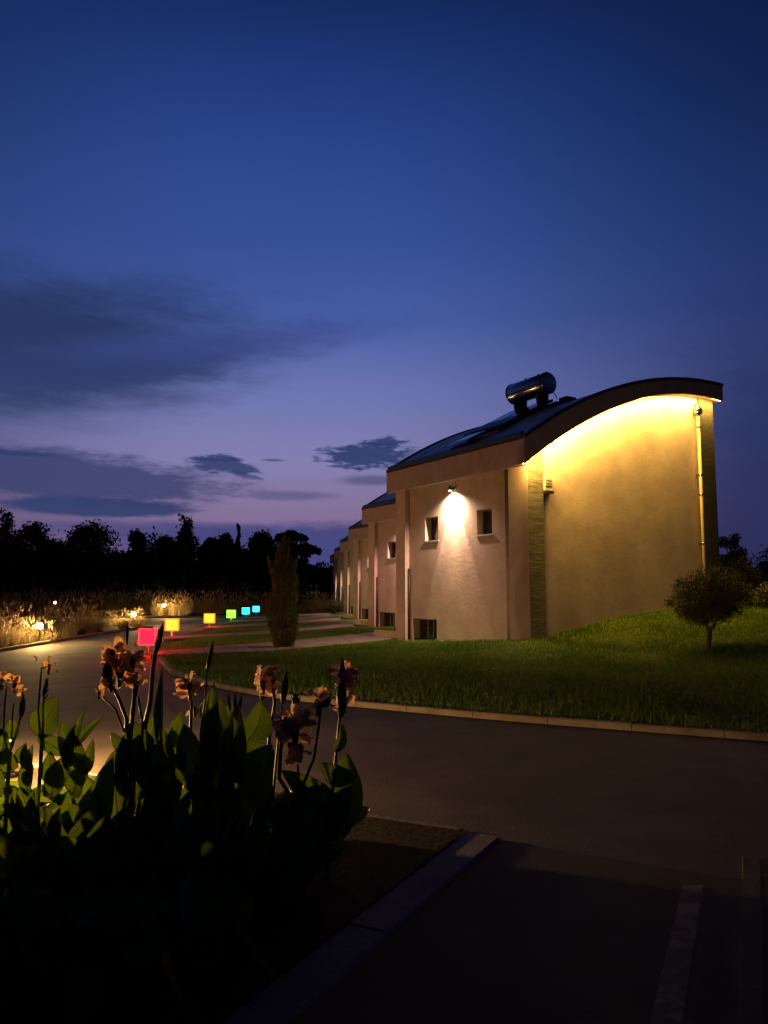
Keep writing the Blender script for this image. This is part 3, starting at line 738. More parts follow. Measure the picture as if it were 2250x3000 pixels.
# ---------------------------------------------------------------- vegetation helpers
def blades_mesh(name, n, h0, h1, spread, lean, width, m, seed, droop=1.0, segs=3):
    r = np.random.default_rng(seed)
    ang = r.uniform(0, 2 * np.pi, n); rad = spread * np.sqrt(r.uniform(0, 1, n)) * .35
    bx = rad * np.cos(ang); by = rad * np.sin(ang)
    H_ = r.uniform(h0, h1, n); ln = r.uniform(.15, 1, n) * lean
    dir_ = ang + r.normal(0, .5, n); W = width * r.uniform(.6, 1.2, n)
    V = []; idx = []
    t = np.linspace(0, 1, segs + 1)
    px_ = -np.sin(dir_); py_ = np.cos(dir_)
    rows = []
    for k, tt in enumerate(t):
        out = ln * H_ * tt ** 1.8; zz = H_ * (tt - droop * .45 * (ln) * tt ** 3)
        x = bx + out * np.cos(dir_); y = by + out * np.sin(dir_); w = W * (1 - tt) ** .7 * .5 + .0006
        rows.append((np.stack([x - px_ * w, y - py_ * w, zz], 1), np.stack([x + px_ * w, y + py_ * w, zz], 1)))
    vs = np.concatenate([np.stack([a, b], 1) for a, b in rows], 1).reshape(-1, 3)   # n, 2*(segs+1)
    k = 2 * (segs + 1); base = np.arange(n)[:, None, None] * k
    q = np.array([[2 * i, 2 * i + 1, 2 * i + 3, 2 * i + 2] for i in range(segs)])[None]
    return nmesh(name, vs, 4, (base + q).ravel(), m)
def plume_mesh(name, n, h0, h1, spread, lean, m, seed):
    r = np.random.default_rng(seed); vs = []; idx = []
    for i in range(n):
        a = r.uniform(0, 2 * np.pi); ln = r.uniform(.1, 1) * lean; h = r.uniform(h0, h1)
        tip = np.array([math.cos(a) * ln * h, math.sin(a) * ln * h, h]); L = r.uniform(.16, .28)
        d = tip / np.linalg.norm(tip)
        for j in range(10):
            c = tip + d * L * (j / 10 - .5); w = .03 * math.sin((j + .7) / 10.5 * math.pi)
            for q in range(2):
                e1 = r.normal(0, 1, 3); e1 /= np.linalg.norm(e1); e2 = np.cross(e1, d); e2 /= (np.linalg.norm(e2) + 1e-6)
                b = len(vs); vs += [c - e2 * w, c + e2 * w + d * .01, c + d * .05 + e1 * w]; idx += [b, b + 1, b + 2]
    return nmesh(name, np.array(vs), 3, idx, m)
def leafcloud(centers, radii, n, size, seed, shell=.55, flat_=0.0, aspect=1.0):
    """many small leaf quads through lumpy volumes"""
    r = np.random.default_rng(seed); centers = np.array(centers, float); radii = np.array(radii, float)
    if radii.ndim == 1: radii = np.repeat(radii[:, None], 3, 1)
    vol = radii.prod(1) ** (2 / 3); pick = r.choice(len(centers), n, p=vol / vol.sum())
    d = r.normal(0, 1, (n, 3)); d /= np.linalg.norm(d, axis=1)[:, None]
    rr = (shell + (1 - shell) * r.uniform(0, 1, n) ** .7) * r.choice([1, 1, 1, .8, 1.08], n)
    P = centers[pick] + d * rr[:, None] * radii[pick]
    P = P + r.normal(0, 1, (n, 3)) * radii[pick] * (r.uniform(0, 1, n) ** 3)[:, None] * .26
    a = r.normal(0, 1, (n, 3)); a[:, 2] *= (1 - flat_); a /= np.linalg.norm(a, axis=1)[:, None]
    b = np.cross(a, r.normal(0, 1, (n, 3))); b /= np.linalg.norm(b, axis=1)[:, None]
    s = size * r.uniform(.6, 1.4, n)[:, None]
    v = np.stack([P - a * s * aspect, P - b * s * .5, P + a * s * aspect, P + b * s * .5], 1).reshape(-1, 3)
    return v, np.arange(4 * n)

# lawn blades: denser near the house and camera-side, joined as stuff
def lawn_blades():
    n = 420000
    r = np.random.default_rng(3)
    # sample more densely where it shows larger
    Y = 8 + 28 * r.uniform(0, 1, n) ** 1.25; X = r.uniform(-9, 21, n)
    ok = inpoly_np(X, Y, [(p[0], p[1] + .17) for p in kerb_line] + [(40, -5), (40, 80), (-9.5, 60), (-6.1, 20.95)])
    dx, dy = X - NX, Y - NY; a = dx * VX + dy * VY; b = dx * UX + dy * UY
    ok &= ~((a > .3) & (a < 8.5) & (b > .28) & (b < 7.1))
    ok &= (X / Y < .78) & (X / Y > -.45)
    for p in paths: ok &= ~inpoly_np(X, Y, p)
    X = X[ok]; Y = Y[ok]; n = len(X)
    Z = lawn_z(X, Y)
    patch = np.array([noise.noise(Vector((x * .8, y * .8, 0))) for x, y in zip(X[::1], Y[::1])]) if n < 400000 else np.zeros(n)
    h = (.045 + .05 * r.uniform(0, 1, n)) * (1 + .55 * patch) * (1 + (r.uniform(0, 1, n) > .985) * 1.2); w = .004 + .0022 * r.uniform(0, 1, n) + .00028 * Y
    an = r.uniform(0, 2 * np.pi, n); ln = r.uniform(.1, .8, n) * h; ld = r.uniform(0, 2 * np.pi, n)
    v0 = np.stack([X - np.cos(an) * w, Y - np.sin(an) * w, Z - .02], 1); v1 = np.stack([X + np.cos(an) * w, Y + np.sin(an) * w, Z - .02], 1)
    v2 = np.stack([X + np.cos(ld) * ln, Y + np.sin(ld) * ln, Z + h], 1)
    v = np.stack([v0, v1, v2], 1).reshape(-1, 3)
    me = nmesh('lawn_grass', v, 3, np.arange(3 * n), M['grass'])
    return tag(link('lawn_grass', me), 'short green lawn grass rising to the lit gable wall', 'grass', kind='stuff')
lawn_blades()

# ornamental grasses
clumps = [(blades_mesh('blades', 260, .5, 1.05, 1.1, .95, .014, M['pampas'], s), plume_mesh('plumes', 16, .75, 1.2, .3, .45, M['plume'], s + 9)) for s in (1, 2, 3, 4)]
tall = [(blades_mesh('blades', 240, .8, 1.5, 1.5, .8, .02, M['pampas'], s), plume_mesh('plumes', 30, .9, 1.7, .3, .6, M['plume'], s + 9)) for s in (11, 12, 13)]
def clump(x, y, z, sc, kind, label, group):
    e = empty('grass_clump', (x, y, z), random.uniform(0, 6.28), label, 'ornamental grass', group)
    e.scale = (sc * 1.05, sc * 1.05, sc)
    bl, pl = random.choice(clumps if kind == 'low' else tall)
    tag(link('foliage', bl, e), kind='stuff'); tag(link('seed_heads', pl, e), kind='stuff')
    return e
rl = random.Random(5)
bed_edge = [gp(-60, 1922), gp(0, 1911), gp(90, 1896), gp(174, 1880), gp(374, 1847), gp(448, 1839)]
bed_left = bed_edge + [gp(400, 1828), gp(150, 1828), (-40, 44), (-40, 20)]
flat('grass_bed', bed_left, .02, M['soil'])
kerb_run('grass_bed_kerb', bed_edge, .12, .10, M['kerb'], seg=1.5, side=1)
for row, off in enumerate((.75, 2.0, 3.4, 5.0)):
    for i in range(len(bed_edge) - 1):
        a, b = Vector(bed_edge[i]), Vector(bed_edge[i + 1]); L = (b - a).length; n = max(1, int(L / 1.35)); t = (b - a).normalized(); nn = Vector((-t.y, t.x))
        for k in range(n):
            q = a + t * ((k + .5 + rl.uniform(-.3, .3)) * L / n) + nn * (off + rl.uniform(-.3, .3))
            if (q - Vector((-10.99, 24.8))).length < .36 or (q - Vector((-12.45, 38.6))).length < .34: continue
            if not inpoly(q.x, q.y, bed_left): continue
            sc = rl.uniform(.62, .98) * (1 + .07 * row)
            clump(q.x, q.y, .02, sc, 'low', ('arching dry grass clump at the lit kerb edge of the left bed' if row == 0 else 'dry grass clump standing behind the front row of the left bed'),
                  'grass clumps at the kerb of the left bed' if row == 0 else 'grass clumps behind the front row of the left bed')
far_bed = [(-34, 51.3), (-16.5, 51.3), (-10.2, 53.4), (-10.9, 72), (-40, 72), (-40, 51.3)]
flat('far_bed', far_bed, .03, M['soil'])
kerb_run('far_bed_kerb', [(-30, 51.2), (-16.5, 51.2), (-10.2, 53.3)], .15, .12, M['kerb'], seg=2.0, side=1)
for row in range(2):
    for k in range(38):
        x = -32 + k * .82 + rl.uniform(-.25, .25); y = 61.0 + row * 1.6 + rl.uniform(-.3, .3) + max(0, x + 13) * .35
        clump(x, y, 0, rl.uniform(.9, 1.15), 'tall', 'tall plumed grass in the front row of the far bank behind the signs' if row == 0 else 'tall plumed grass in the rear row of the far bank',
              'plumed grasses of the far bank, front row' if row == 0 else 'plumed grasses of the far bank, rear row')

for x, y in ((-11.5, 25.2), (-11.0, 25.5), (-12.0, 24.7), (-11.9, 25.7)):
    clump(x, y, 0, rl.uniform(.55, .7), 'low', 'grass tuft burning gold right against the lamp at the left road edge', 'lit tufts round the road edge lamp')
for x, y in ((-13.0, 38.2), (-12.9, 39.2), (-13.7, 38.7), (-12.5, 39.5)):
    clump(x, y, 0, rl.uniform(.6, .8), 'low', 'grass tuft glowing at the tip of the left bed', 'lit tufts round the lamp at the bed tip')
for x, y in ((-16.3, 56.0), (-15.2, 56.4), (-14.4, 55.8), (-15.8, 57.2)):
    clump(x, y, 0, rl.uniform(.8, 1.0), 'tall', 'plumed grass lit gold behind the tall lamp of the far bed', 'lit grasses behind the tall lamp')

# chain link fence before the wood
fn = empty('wire_fence', (0, 0, 0), 0, 'thin wire fence with pale posts at the foot of the dark wood', 'fence')
fp = [at(px, 1745, Y) for px, Y in ((95, 70), (186, 73), (268, 76), (346, 79), (420, 82), (490, 85), (560, 88), (630, 91), (700, 94), (770, 97))]
post_me = MB().box((-.04, -.04, 0), (.04, .04, 2.75)).mesh('post', M['post'])
for p in fp: link('post', post_me, fn, loc=(p.x, p.y, 0))
for z in (.6, 1.5, 2.6):
    MB().tube([(p.x, p.y - .05, z) for p in fp], .012, 4).obj('wire', M['darkmetal'], fn)

# ---------------------------------------------------------------- trees
def limb(mb, a, b, r0, r1, seed, segs=5, wob=.08):
    rr = random.Random(seed); a = Vector(a); b = Vector(b); L = (b - a).length
    pts = [a.lerp(b, t / segs) + (Vector((rr.uniform(-1, 1), rr.uniform(-1, 1), 0)) * wob * L if 0 < t < segs else Vector()) for t in range(segs + 1)]
    mb.tube(pts, [r0 + (r1 - r0) * t / segs for t in range(segs + 1)], 8); return pts
def wood_tree(px, top, wpx, Y, label, kind='dome', base_z=0, seed=0, group='trees of the dark wood'):
    p = at(px, 1740, Y); ht = at(px, top, Y).z; hw = wpx / 2 / FPX * Y * {'dome': 1.28, 'rough': 1.28, 'cone': 1.75}.get(kind, 1)
    e = empty('tree' if kind != 'pine' else 'umbrella_pine', (p.x, Y, base_z), 0, label, 'tree', group)
    r = np.random.default_rng(seed + 100)
    C = []; RR = []
    if kind in ('dome', 'rough'):
        n = 40 if kind == 'dome' else 44
        for i in range(n):
            t = r.uniform(0, 1); z = ht * (.12 + .80 * t); ww = hw * math.sqrt(max(.04, 1 - (max(0, t - .35) / .70) ** 2)) * (1 if kind == 'dome' else r.uniform(.6, 1.05))
            a = r.uniform(0, 6.28); rad = hw * r.uniform(.26, .42); rr_ = max(0, ww - rad * .6) * r.uniform(.3, 1)
            sx = r.uniform(-1, 1); C.append((sx * max(0, ww - rad * .75), rr_ * math.sin(a) * .8, min(z, ht * (1 - .05 * r.uniform(0, 1)) - rad))); RR.append(rad)
        for k in range(7 if kind == 'rough' else 4):
            a = r.uniform(-1, 1); C.append((a * hw * .7, 0, ht * (1 - .10 * a * a * 3) - .5 - (1.5 * abs(a)))); RR.append(hw * .13)
    elif kind == 'spire':
        for i in range(26):
            t = i / 25; C.append((r.normal(0, .22) * hw, 0, ht * (.3 + .68 * t))); RR.append(hw * (1.0 - .45 * t) * r.uniform(.7, 1.1))
    elif kind == 'cone':
        for i in range(20):
            t = i / 19; C.append((r.normal(0, .35) * hw * (1 - t), 0, ht * (.15 + .80 * t))); RR.append(hw * (1.05 - .72 * t) * r.uniform(.6, 1.0))
        C.append((-hw * .3, 0, ht * .97)); RR.append(hw * .2)
    elif kind == 'pine':
        for i in range(34):
            a = r.uniform(0, 6.28); q = math.sqrt(r.uniform(0, 1)) * .85; C.append((hw * q * math.cos(a), hw * q * math.sin(a), ht - hw * .25 - hw * .42 * q * q)); RR.append((hw * .26, hw * .26, hw * .15))
        C.append((0, 0, ht - hw * .22)); RR.append((hw * .4, hw * .4, hw * .2))
    RR2 = [x if isinstance(x, tuple) else (x, x, x) for x in RR]
    nn = {'dome': 9000, 'rough': 8000, 'spire': 1500, 'cone': 6000, 'pine': 4200}[kind]
    v, idx = leafcloud(C, RR2, nn, .20 * Y / 90, seed, shell=.25)
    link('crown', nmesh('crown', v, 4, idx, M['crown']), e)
    mb = MB(); rt = .22 if kind != 'spire' else .12
    if kind == 'pine':
        pts = limb(mb, (0, 0, 0), (hw * .05, 0, ht - hw * 1.0), .35, .22, seed, 5, .02)
        for k in range(9):
            a = k / 9 * 6.28; q = r.uniform(.4, .8); limb(mb, pts[-1], (hw * q * math.cos(a), hw * q * math.sin(a), ht - hw * .3 - hw * .35 * q * q), .13, .05, seed + k, 4, .05)
    else:
        limb(mb, (0, 0, 0), (0, 0, ht * .75), rt, .06, seed, 5, .01)
        for k in range(5):
            a = r.uniform(0, 6.28); limb(mb, (0, 0, ht * r.uniform(.25, .5)), (hw * .6 * math.cos(a), hw * .6 * math.sin(a), ht * r.uniform(.5, .8)), .09, .03, seed + k, 4, .04)
    mb.obj('trunk', M['bark'], e)
    return e
TR = [(-60, 1500, 120, 84, 'dark tree cut by the left edge of the photo', 'rough'), (8, 1492, 70, 86, 'narrow dark treetop at the left edge of the photo', 'cone'),
      (82, 1524, 150, 88, 'dark ragged tree between the left edge and the big round tree', 'rough'),
      (262, 1522, 190, 86, 'big round-topped dark tree, the widest of the left wood', 'dome'),
      (160, 1575, 140, 92, 'low dark tree filling the dip left of the big round tree', 'dome'),
      (396, 1546, 80, 92, 'thin-topped dark tree right of the big round tree', 'rough'),
      (478, 1566, 90, 90, 'low domed tree between the thin-topped and the pointed tree', 'dome'),
      (545, 1510, 74, 88, 'tall pointed dark tree with a knobbly tip', 'cone'),
      (610, 1566, 80, 94, 'low dark tree right of the pointed tree', 'rough'),
      (655, 1556, 90, 92, 'rough-topped dark tree left of the thin spire', 'rough'),
      (694, 1534, 18, 94, 'thin dark spire tree rising over the wood', 'spire'),
      (758, 1552, 120, 90, 'dome-topped dark tree left of the umbrella pine', 'dome'),
      (849, 1552, 104, 92, 'umbrella pine with sky showing under its flat crown', 'pine'),
      (893, 1590, 90, 94, 'lower umbrella pine layered right of the taller one', 'pine'),
      (880, 1632, 110, 90, 'dark rounded tree under the umbrella pines', 'dome'),
      (925, 1668, 80, 96, 'small dark tree left of the farthest house', 'rough'),
      (972, 1658, 44, 100, 'small treetop just beside the farthest house wall', 'rough')]
for i, t in enumerate(TR): wood_tree(*t, seed=i * 3 + 1)
for i, (px, top, w, Y) in enumerate(((2330, 1600, 130, 60), (2480, 1580, 180, 66), (2660, 1610, 160, 58), (2850, 1570, 200, 64), (3060, 1600, 190, 60))):
    wood_tree(px, top, w, Y, ('dark tree beyond the right edge of the photo, behind the bushes', 'round tree beyond the right edge of the lawn', 'lower tree between two taller ones right of the lawn', 'tallest tree right of the lawn', 'last tree at the far right of the lawn')[i], 'dome' if i % 2 else 'rough', seed=200 + i, group='trees right of the lawn')
# undergrowth of the wood
def undergrowth():
    r = np.random.default_rng(44); C = []; RR = []
    for i in range(330):
        x = r.uniform(-62, 1); y = r.uniform(88, 102); C.append((x, y, r.uniform(.5, 6.6) * (1 if x < -9 else .55))); RR.append(r.uniform(1.2, 2.4))
    for i in range(60):
        x = r.uniform(-58, -30); y = r.uniform(70, 84); C.append((x, y, r.uniform(.2, 1.5))); RR.append(r.uniform(.8, 1.6))
    for i in range(90):
        x = r.uniform(-34, -6); y = r.uniform(64, 72); C.append((x, y, r.uniform(.2, 2.0))); RR.append(r.uniform(.8, 1.5))
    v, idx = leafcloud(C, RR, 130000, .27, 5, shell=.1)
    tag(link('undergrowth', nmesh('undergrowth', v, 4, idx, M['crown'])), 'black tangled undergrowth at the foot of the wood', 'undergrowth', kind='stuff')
undergrowth()

# cypress
def cypress():
    p = G(828, 1905)
    e = empty('young_cypress', (p.x, p.y, .03), 0, 'olive-brown young cypress standing on the lawn beside the walkway', 'tree')
    r = np.random.default_rng(8); vs = []; idx = []
    Ht = 3.15
    for i in range(13000):
        t = r.uniform(0, 1) ** .9; z = .02 + t * (Ht - .05)
        w = .40 * (np.interp(t, [0, .08, .3, .55, .75, .9, 1], [.55, .8, 1.0, .85, .66, .34, .05]))
        a = r.uniform(0, 6.28); lump = 1 + .22 * math.sin(a * 3 + z * 4) + .12 * math.sin(a * 7 - z * 9)
        q = w * (r.uniform(.45, 1) ** .5) * lump
        c = np.array([q * math.cos(a), q * math.sin(a), z])
        d = np.array([math.cos(a) * .45, math.sin(a) * .45, 1.0]) + r.normal(0, .25, 3); d /= np.linalg.norm(d)
        L = r.uniform(.05, .13); s = np.cross(d, r.normal(0, 1, 3)); s /= np.linalg.norm(s); s *= .014
        b = len(vs); vs += [c - s, c + s, c + d * L]; idx += [b, b + 1, b + 2]
    for (dx, z0, z1, out) in ((-.30, 2.1, 2.62, -.16), (.26, 2.1, 2.55, .10), (0, 2.7, 3.3, .0), (.06, 2.6, 3.15, .06), (-.1, 2.5, 3.0, -.04), (-.4, 1.2, 1.6, -.1)):
        for i in range(260):
            t = r.uniform(0, 1); c = np.array([dx + out * t + r.normal(0, .035 * (1 - t) + .01), r.normal(0, .04), z0 + (z1 - z0) * t])
            d = np.array([out, 0, .6]) + r.normal(0, .2, 3); d /= np.linalg.norm(d); s = np.cross(d, r.normal(0, 1, 3)); s /= np.linalg.norm(s); s *= .012
            b = len(vs); vs += [c - s, c + s, c + d * .09]; idx += [b, b + 1, b + 2]
    link('crown', nmesh('crown', np.array(vs), 3, idx, M['cypress']), e)
    mb = MB(); limb(mb, (0, 0, -.05), (0, 0, 2.4), .06, .015, 3, 5, .005); mb.obj('trunk', M['bark'], e)
cypress()

# small garden tree
def garden_tree():
    Y = min(np.arange(9, 22, .05), key=lambda q: abs(at(2075, 1893, q).z - float(lawn_z(at(2075, 1893, q).x, q)))); Y = float(Y); b = at(2075, 1893, Y)
    bz = float(lawn_z(b.x, Y)) - .03
    e = empty('small_round_tree', (b.x, Y, bz), 0, 'small forked round-headed tree on the lawn before the gable', 'tree')
    k = Y / FPX
    def L(px, py, dy=0): q = at(px, py, Y + dy); return (q.x - b.x, dy, q.z - bz)
    mb = MB()
    fork = L(2080, 1848)
    mb.tube([(0, 0, -.05), L(2076, 1880), fork], [.068, .056, .05], 10)
    limb(mb, fork, L(2052, 1790), .036, .02, 1, 4, .05); limb(mb, fork, L(2118, 1796, .1), .034, .02, 2, 4, .06)
    limb(mb, L(2052, 1792), L(1990, 1740, -.15), .018, .007, 3, 4, .05); limb(mb, L(2055, 1792), L(2070, 1700, .1), .018, .007, 4, 4, .05)
    limb(mb, L(2118, 1796, .1), L(2165, 1730, .15), .018, .007, 5, 4, .05); limb(mb, L(2116, 1798, .1), L(2110, 1720, -.1), .017, .007, 6, 4, .05)
    limb(mb, L(2050, 1793), L(2030, 1760, .35), .015, .006, 7, 4, .05); limb(mb, L(2120, 1796, .1), L(2150, 1770, -.35), .015, .006, 8, 4, .05)
    mb.obj('trunk', M['bark'], e)
    C = []; RR = []
    r = np.random.default_rng(12)
    for px, py, w, dy in ((2040, 1745, 58, 0), (2090, 1725, 70, 0), (2140, 1745, 58, 0), (2060, 1700, 50, .1), (2110, 1690, 48, -.1), (2170, 1730, 40, .2), (2010, 1730, 42, -.2),
                          (1985, 1760, 30, 0), (2080, 1770, 60, 0), (2120, 1778, 42, .1), (2030, 1790, 36, .1), (2055, 1745, 52, .45), (2110, 1740, 55, .45), (2050, 1750, 50, -.45), (2120, 1748, 52, -.45), (1960, 1765, 16, 0), (2190, 1765, 26, .1), (2035, 1802, 40, 0), (2062, 1812, 34, .1), (2000, 1788, 34, -.1), (2112, 1800, 36, .1), (2040, 1795, 40, .4), (2095, 1795, 40, -.4), (2145, 1785, 34, 0), (2000, 1705, 22, 0), (2160, 1690, 22, 0)):
        q = L(px, py, dy); C.append(q); RR.append((w * k, w * k, w * k * .85))
    v, idx = leafcloud(C, RR, 24000, .021, 4, shell=.25, aspect=1.2)
    link('crown', nmesh('crown', v, 4, idx, M['bush']), e)
garden_tree()
# bushes right of the house
def bush(px, py_top, py_base, wpx, Y, label, seed, n=6000, leaf=.045, m='bush'):
    b = at(px, py_base, Y); ht = at(px, py_top, Y).z
    bz = min(b.z, float(lawn_z(b.x, Y))); hw = wpx / 2 / FPX * Y
    e = empty('bush', (b.x, Y, bz), 0, label, 'bush', 'dark bushes beside the gable')
    r = np.random.default_rng(seed); C = []; RR = []
    for i in range(48):
        t = r.uniform(0, 1) ** 1.25; rad = hw * r.uniform(.28, .5) * (1 - .2 * t); q = (hw - rad * .6) * math.sqrt(max(0, 1 - .8 * t ** 2.5)); a = r.uniform(-1, 1)
        C.append((q * a, q * r.uniform(-.7, .7), rad * .6 + (ht - bz - rad * 1.5) * t)); RR.append(rad)
    v, idx = leafcloud(C, RR, n, leaf, seed, shell=.3)
    link('leaves', nmesh('leaves', v, 4, idx, M[m]), e)
    mb = MB()
    for k in range(5): a = k * 1.25; limb(mb, (0, 0, 0), (hw * .5 * math.cos(a), hw * .5 * math.sin(a), (ht - bz) * .7), .05, .015, seed + k, 4, .05)
    mb.obj('stems', M['bark'], e)
bush(2150, 1562, 1790, 112, 33, 'tall narrow bush touching the dark screen of the gable', 21, 6000, .06)
bush(2175, 1612, 1790, 150, 27, 'broad olive-lit bush behind the small round tree', 22, 9000, .05)
bush(2270, 1585, 1800, 150, 34, 'dark bush cut by the right edge of the photo', 23, 6000, .06)
bush(2255, 1700, 1800, 110, 23, 'low dark bush at the right edge, nearest of the bushes', 24, 5000, .04)
bush(2110, 1690, 1790, 90, 25.6, 'small bush at the foot of the dark end wall', 25, 4000, .045)

# ---------------------------------------------------------------- canna lilies in the foreground bed
def leaf_mesh(p0, p1, width, bend=.12, fold=.35, twist=0.0, face=None, wav=.04, seed=0, skew=0.0, nt=14, nw=8):
    """broad pointed leaf from p0 to p1; face: direction its blade looks at"""
    rr = random.Random(seed)
    p0 = Vector(p0); p1 = Vector(p1); ax = p1 - p0; L = ax.length; ax.normalize()
    face = Vector(face) if face is not None else Vector((0, -1, .25))
    side = ax.cross(face).normalized(); nrm = side.cross(ax).normalized()
    vs = []; ph = rr.uniform(0, 6.28)
    for i in range(nt + 1):
        t = i / nt
        wv = width * (math.sin(math.pi * min(1, t ** .80)) ** .75) * (1 - .15 * t) if 0 < t < 1 else 0.0015
        c = p0 + ax * L * t + nrm * (bend * L * math.sin(math.pi * t * .9)) + side * skew * L * math.sin(math.pi * t)
        tw = twist * t; s = side * math.cos(tw) + nrm * math.sin(tw); n2 = nrm * math.cos(tw) - side * math.sin(tw)
        for j in range(nw + 1):
            q = (j / nw - .5)
            w = abs(q) * 2
            off = n2 * (fold * wv * .5 * w ** 1.2 + wav * width * math.sin(t * 9 + ph + (3 if q > 0 else 0)) * w * w)
            vs.append(c + s * wv * q * math.cos(fold * w * .6) + off)
    fs = []
    for i in range(nt):
        for j in range(nw): fs.append((i * (nw + 1) + j, i * (nw + 1) + j + 1, (i + 1) * (nw + 1) + j + 1, (i + 1) * (nw + 1) + j))
    mb = MB(); mb.add(vs, fs); return mb
def petal_mesh(c, d, L, W, seed):
    rr = random.Random(seed); c = Vector(c); d = Vector(d).normalized()
    s = d.cross(Vector((rr.uniform(-1, 1), rr.uniform(-1, 1), rr.uniform(-1, 1)))).normalized(); n = d.cross(s)
    vs = []; nt, nw = 7, 6; ph = rr.uniform(0, 6.28)
    for i in range(nt + 1):
        t = i / nt; w = W * (.25 + .85 * math.sin(math.pi * min(1, t * .92) ** 1.0)) * (1 if t < .99 else .75)
        for j in range(nw + 1):
            q = j / nw - .5
            vs.append(c + d * L * t * (1 - .25 * abs(q)) + s * w * q + n * (L * .28 * t * t + W * .22 * math.sin(q * 11 + ph + t * 5) * t))
    fs = [(i * (nw + 1) + j, i * (nw + 1) + j + 1, (i + 1) * (nw + 1) + j + 1, (i + 1) * (nw + 1) + j) for i in range(nt) for j in range(nw)]
    mb = MB(); mb.add(vs, fs); return mb

class Canna:
    def __init__(s, px, Y, label, group=None):
        p = at(px, 1740, Y); s.Y = Y; s.o = Vector((p.x, Y, .03)); s.e = empty('canna_lily', s.o, 0, label, 'flowering plant', group); s.k = 0
    def W(s, px, py, dy=0): return at(px, py, s.Y + dy) - s.o
    def leaf(s, a, b, w, dy=0, dy2=None, m='canna', **kw):
        s.k += 1; dy2 = dy if dy2 is None else dy2
        mb = leaf_mesh(s.W(a[0], a[1], dy), s.W(b[0], b[1], dy2), w / FPX * s.Y, seed=s.k + int(a[0]), **kw)
        lf = mb.obj('leaf', M[m], s.e, smooth=True)
        V = [Vector(q) for q in mb.v]; st = 9
        rim = [V[i * st] for i in range(15)] + [V[i * st + 8] for i in range(13, 0, -1)]
        MB().tube(rim, .0016, 5).obj('leaf_rim', M['leafrim'], lf, smooth=True)
        MB().tube([V[i * st + 4] + Vector((0, -.001, 0)) for i in range(15)], [.0035 - .0002 * i for i in range(15)], 5).obj('midrib', M['leafrim'], lf, smooth=True)
    def stem(s, pts, r=.011, r1=.006, dy=0, name='stem'):
        P = [s.W(x, y, dy) for x, y in pts]
        n = len(P); base = Vector((P[0].x * .5, 0, .0)); P = [base] + P
        return MB().tube(P, [r] + [r + (r1 - r) * i / max(1, n - 1) for i in range(n)], 8).obj(name, M['cannadark'], s.e, smooth=True)
    def bud(s, a, b, w, dy=0):
        A = s.W(*a, dy); B = s.W(*b, dy); ww = w / FPX * s.Y / 2
        return MB().tube([A, A.lerp(B, .3), A.lerp(B, .7), B], [ww * .5, ww, ww * .8, ww * .12], 9).obj('bud', M['cannadark'], s.e, smooth=True)
    def flower(s, px, py, rpx, n=9, dy=0, pink=False, up=.3, squash=1.0):
        rr = random.Random(int(px * 7 + py)); R_ = rpx / FPX * s.Y; c = s.W(px, py, dy)
        core = MB().tube([c - Vector((0, 0, R_ * 1.0)), c - Vector((0, 0, R_ * .2)), c + Vector((0, 0, R_ * .3))], [R_ * .12, R_ * .22, R_ * .1], 8).obj('flower_head', M['cannadark'], s.e, smooth=True)
        for i in range(n):
            a = rr.uniform(0, 6.28); zz = rr.uniform(-.7, 1)
            d = Vector((math.cos(a), math.sin(a) * .8, zz * squash + up)).normalized()
            st = c + Vector((0, 0, rr.uniform(-.5, .4) * R_ * squash)) + d * R_ * .12
            petal_mesh(st, d, R_ * rr.uniform(.85, 1.2), R_ * rr.uniform(.6, 1.0), i + int(px)).obj('petal', M['petalpink' if pink else 'petal'], core, smooth=True)
        for i in range(4):
            a = rr.uniform(0, 6.28); d = Vector((math.cos(a) * .4, math.sin(a) * .4, 1)).normalized(); q = c + Vector((0, 0, -R_ * .6))
            MB().tube([q, q + d * R_ * .5, q + d * R_ * .9], [R_ * .05, R_ * .09, R_ * .02], 6).obj('sepal', M['cannadark'], core, smooth=True)
    def fill(s, n, h0, h1, wm, seed):
        rr = random.Random(seed)
        for i in range(n):
            a = i / n * 6.28 + rr.uniform(-.5, .5); h = rr.uniform(h0, h1); out = rr.uniform(.14, .34)
            p0 = Vector((rr.uniform(-.06, .06), rr.uniform(-.06, .06), h * rr.uniform(.15, .45)))
            p1 = Vector((math.cos(a) * out, math.sin(a) * out * .8, h))
            face = Vector((-math.cos(a) * .5, -math.sin(a) * .5, 1.0)) if rr.random() < .5 else Vector((rr.uniform(-.5, .5), -1, .5))
            leaf_mesh(p0, p1, wm * rr.uniform(.75, 1.2), bend=rr.uniform(-.18, .1), fold=rr.uniform(.2, .6), face=face, seed=seed * 31 + i, twist=rr.uniform(-.5, .5), nt=10, nw=6).obj('leaf', M['canna'], s.e, smooth=True)

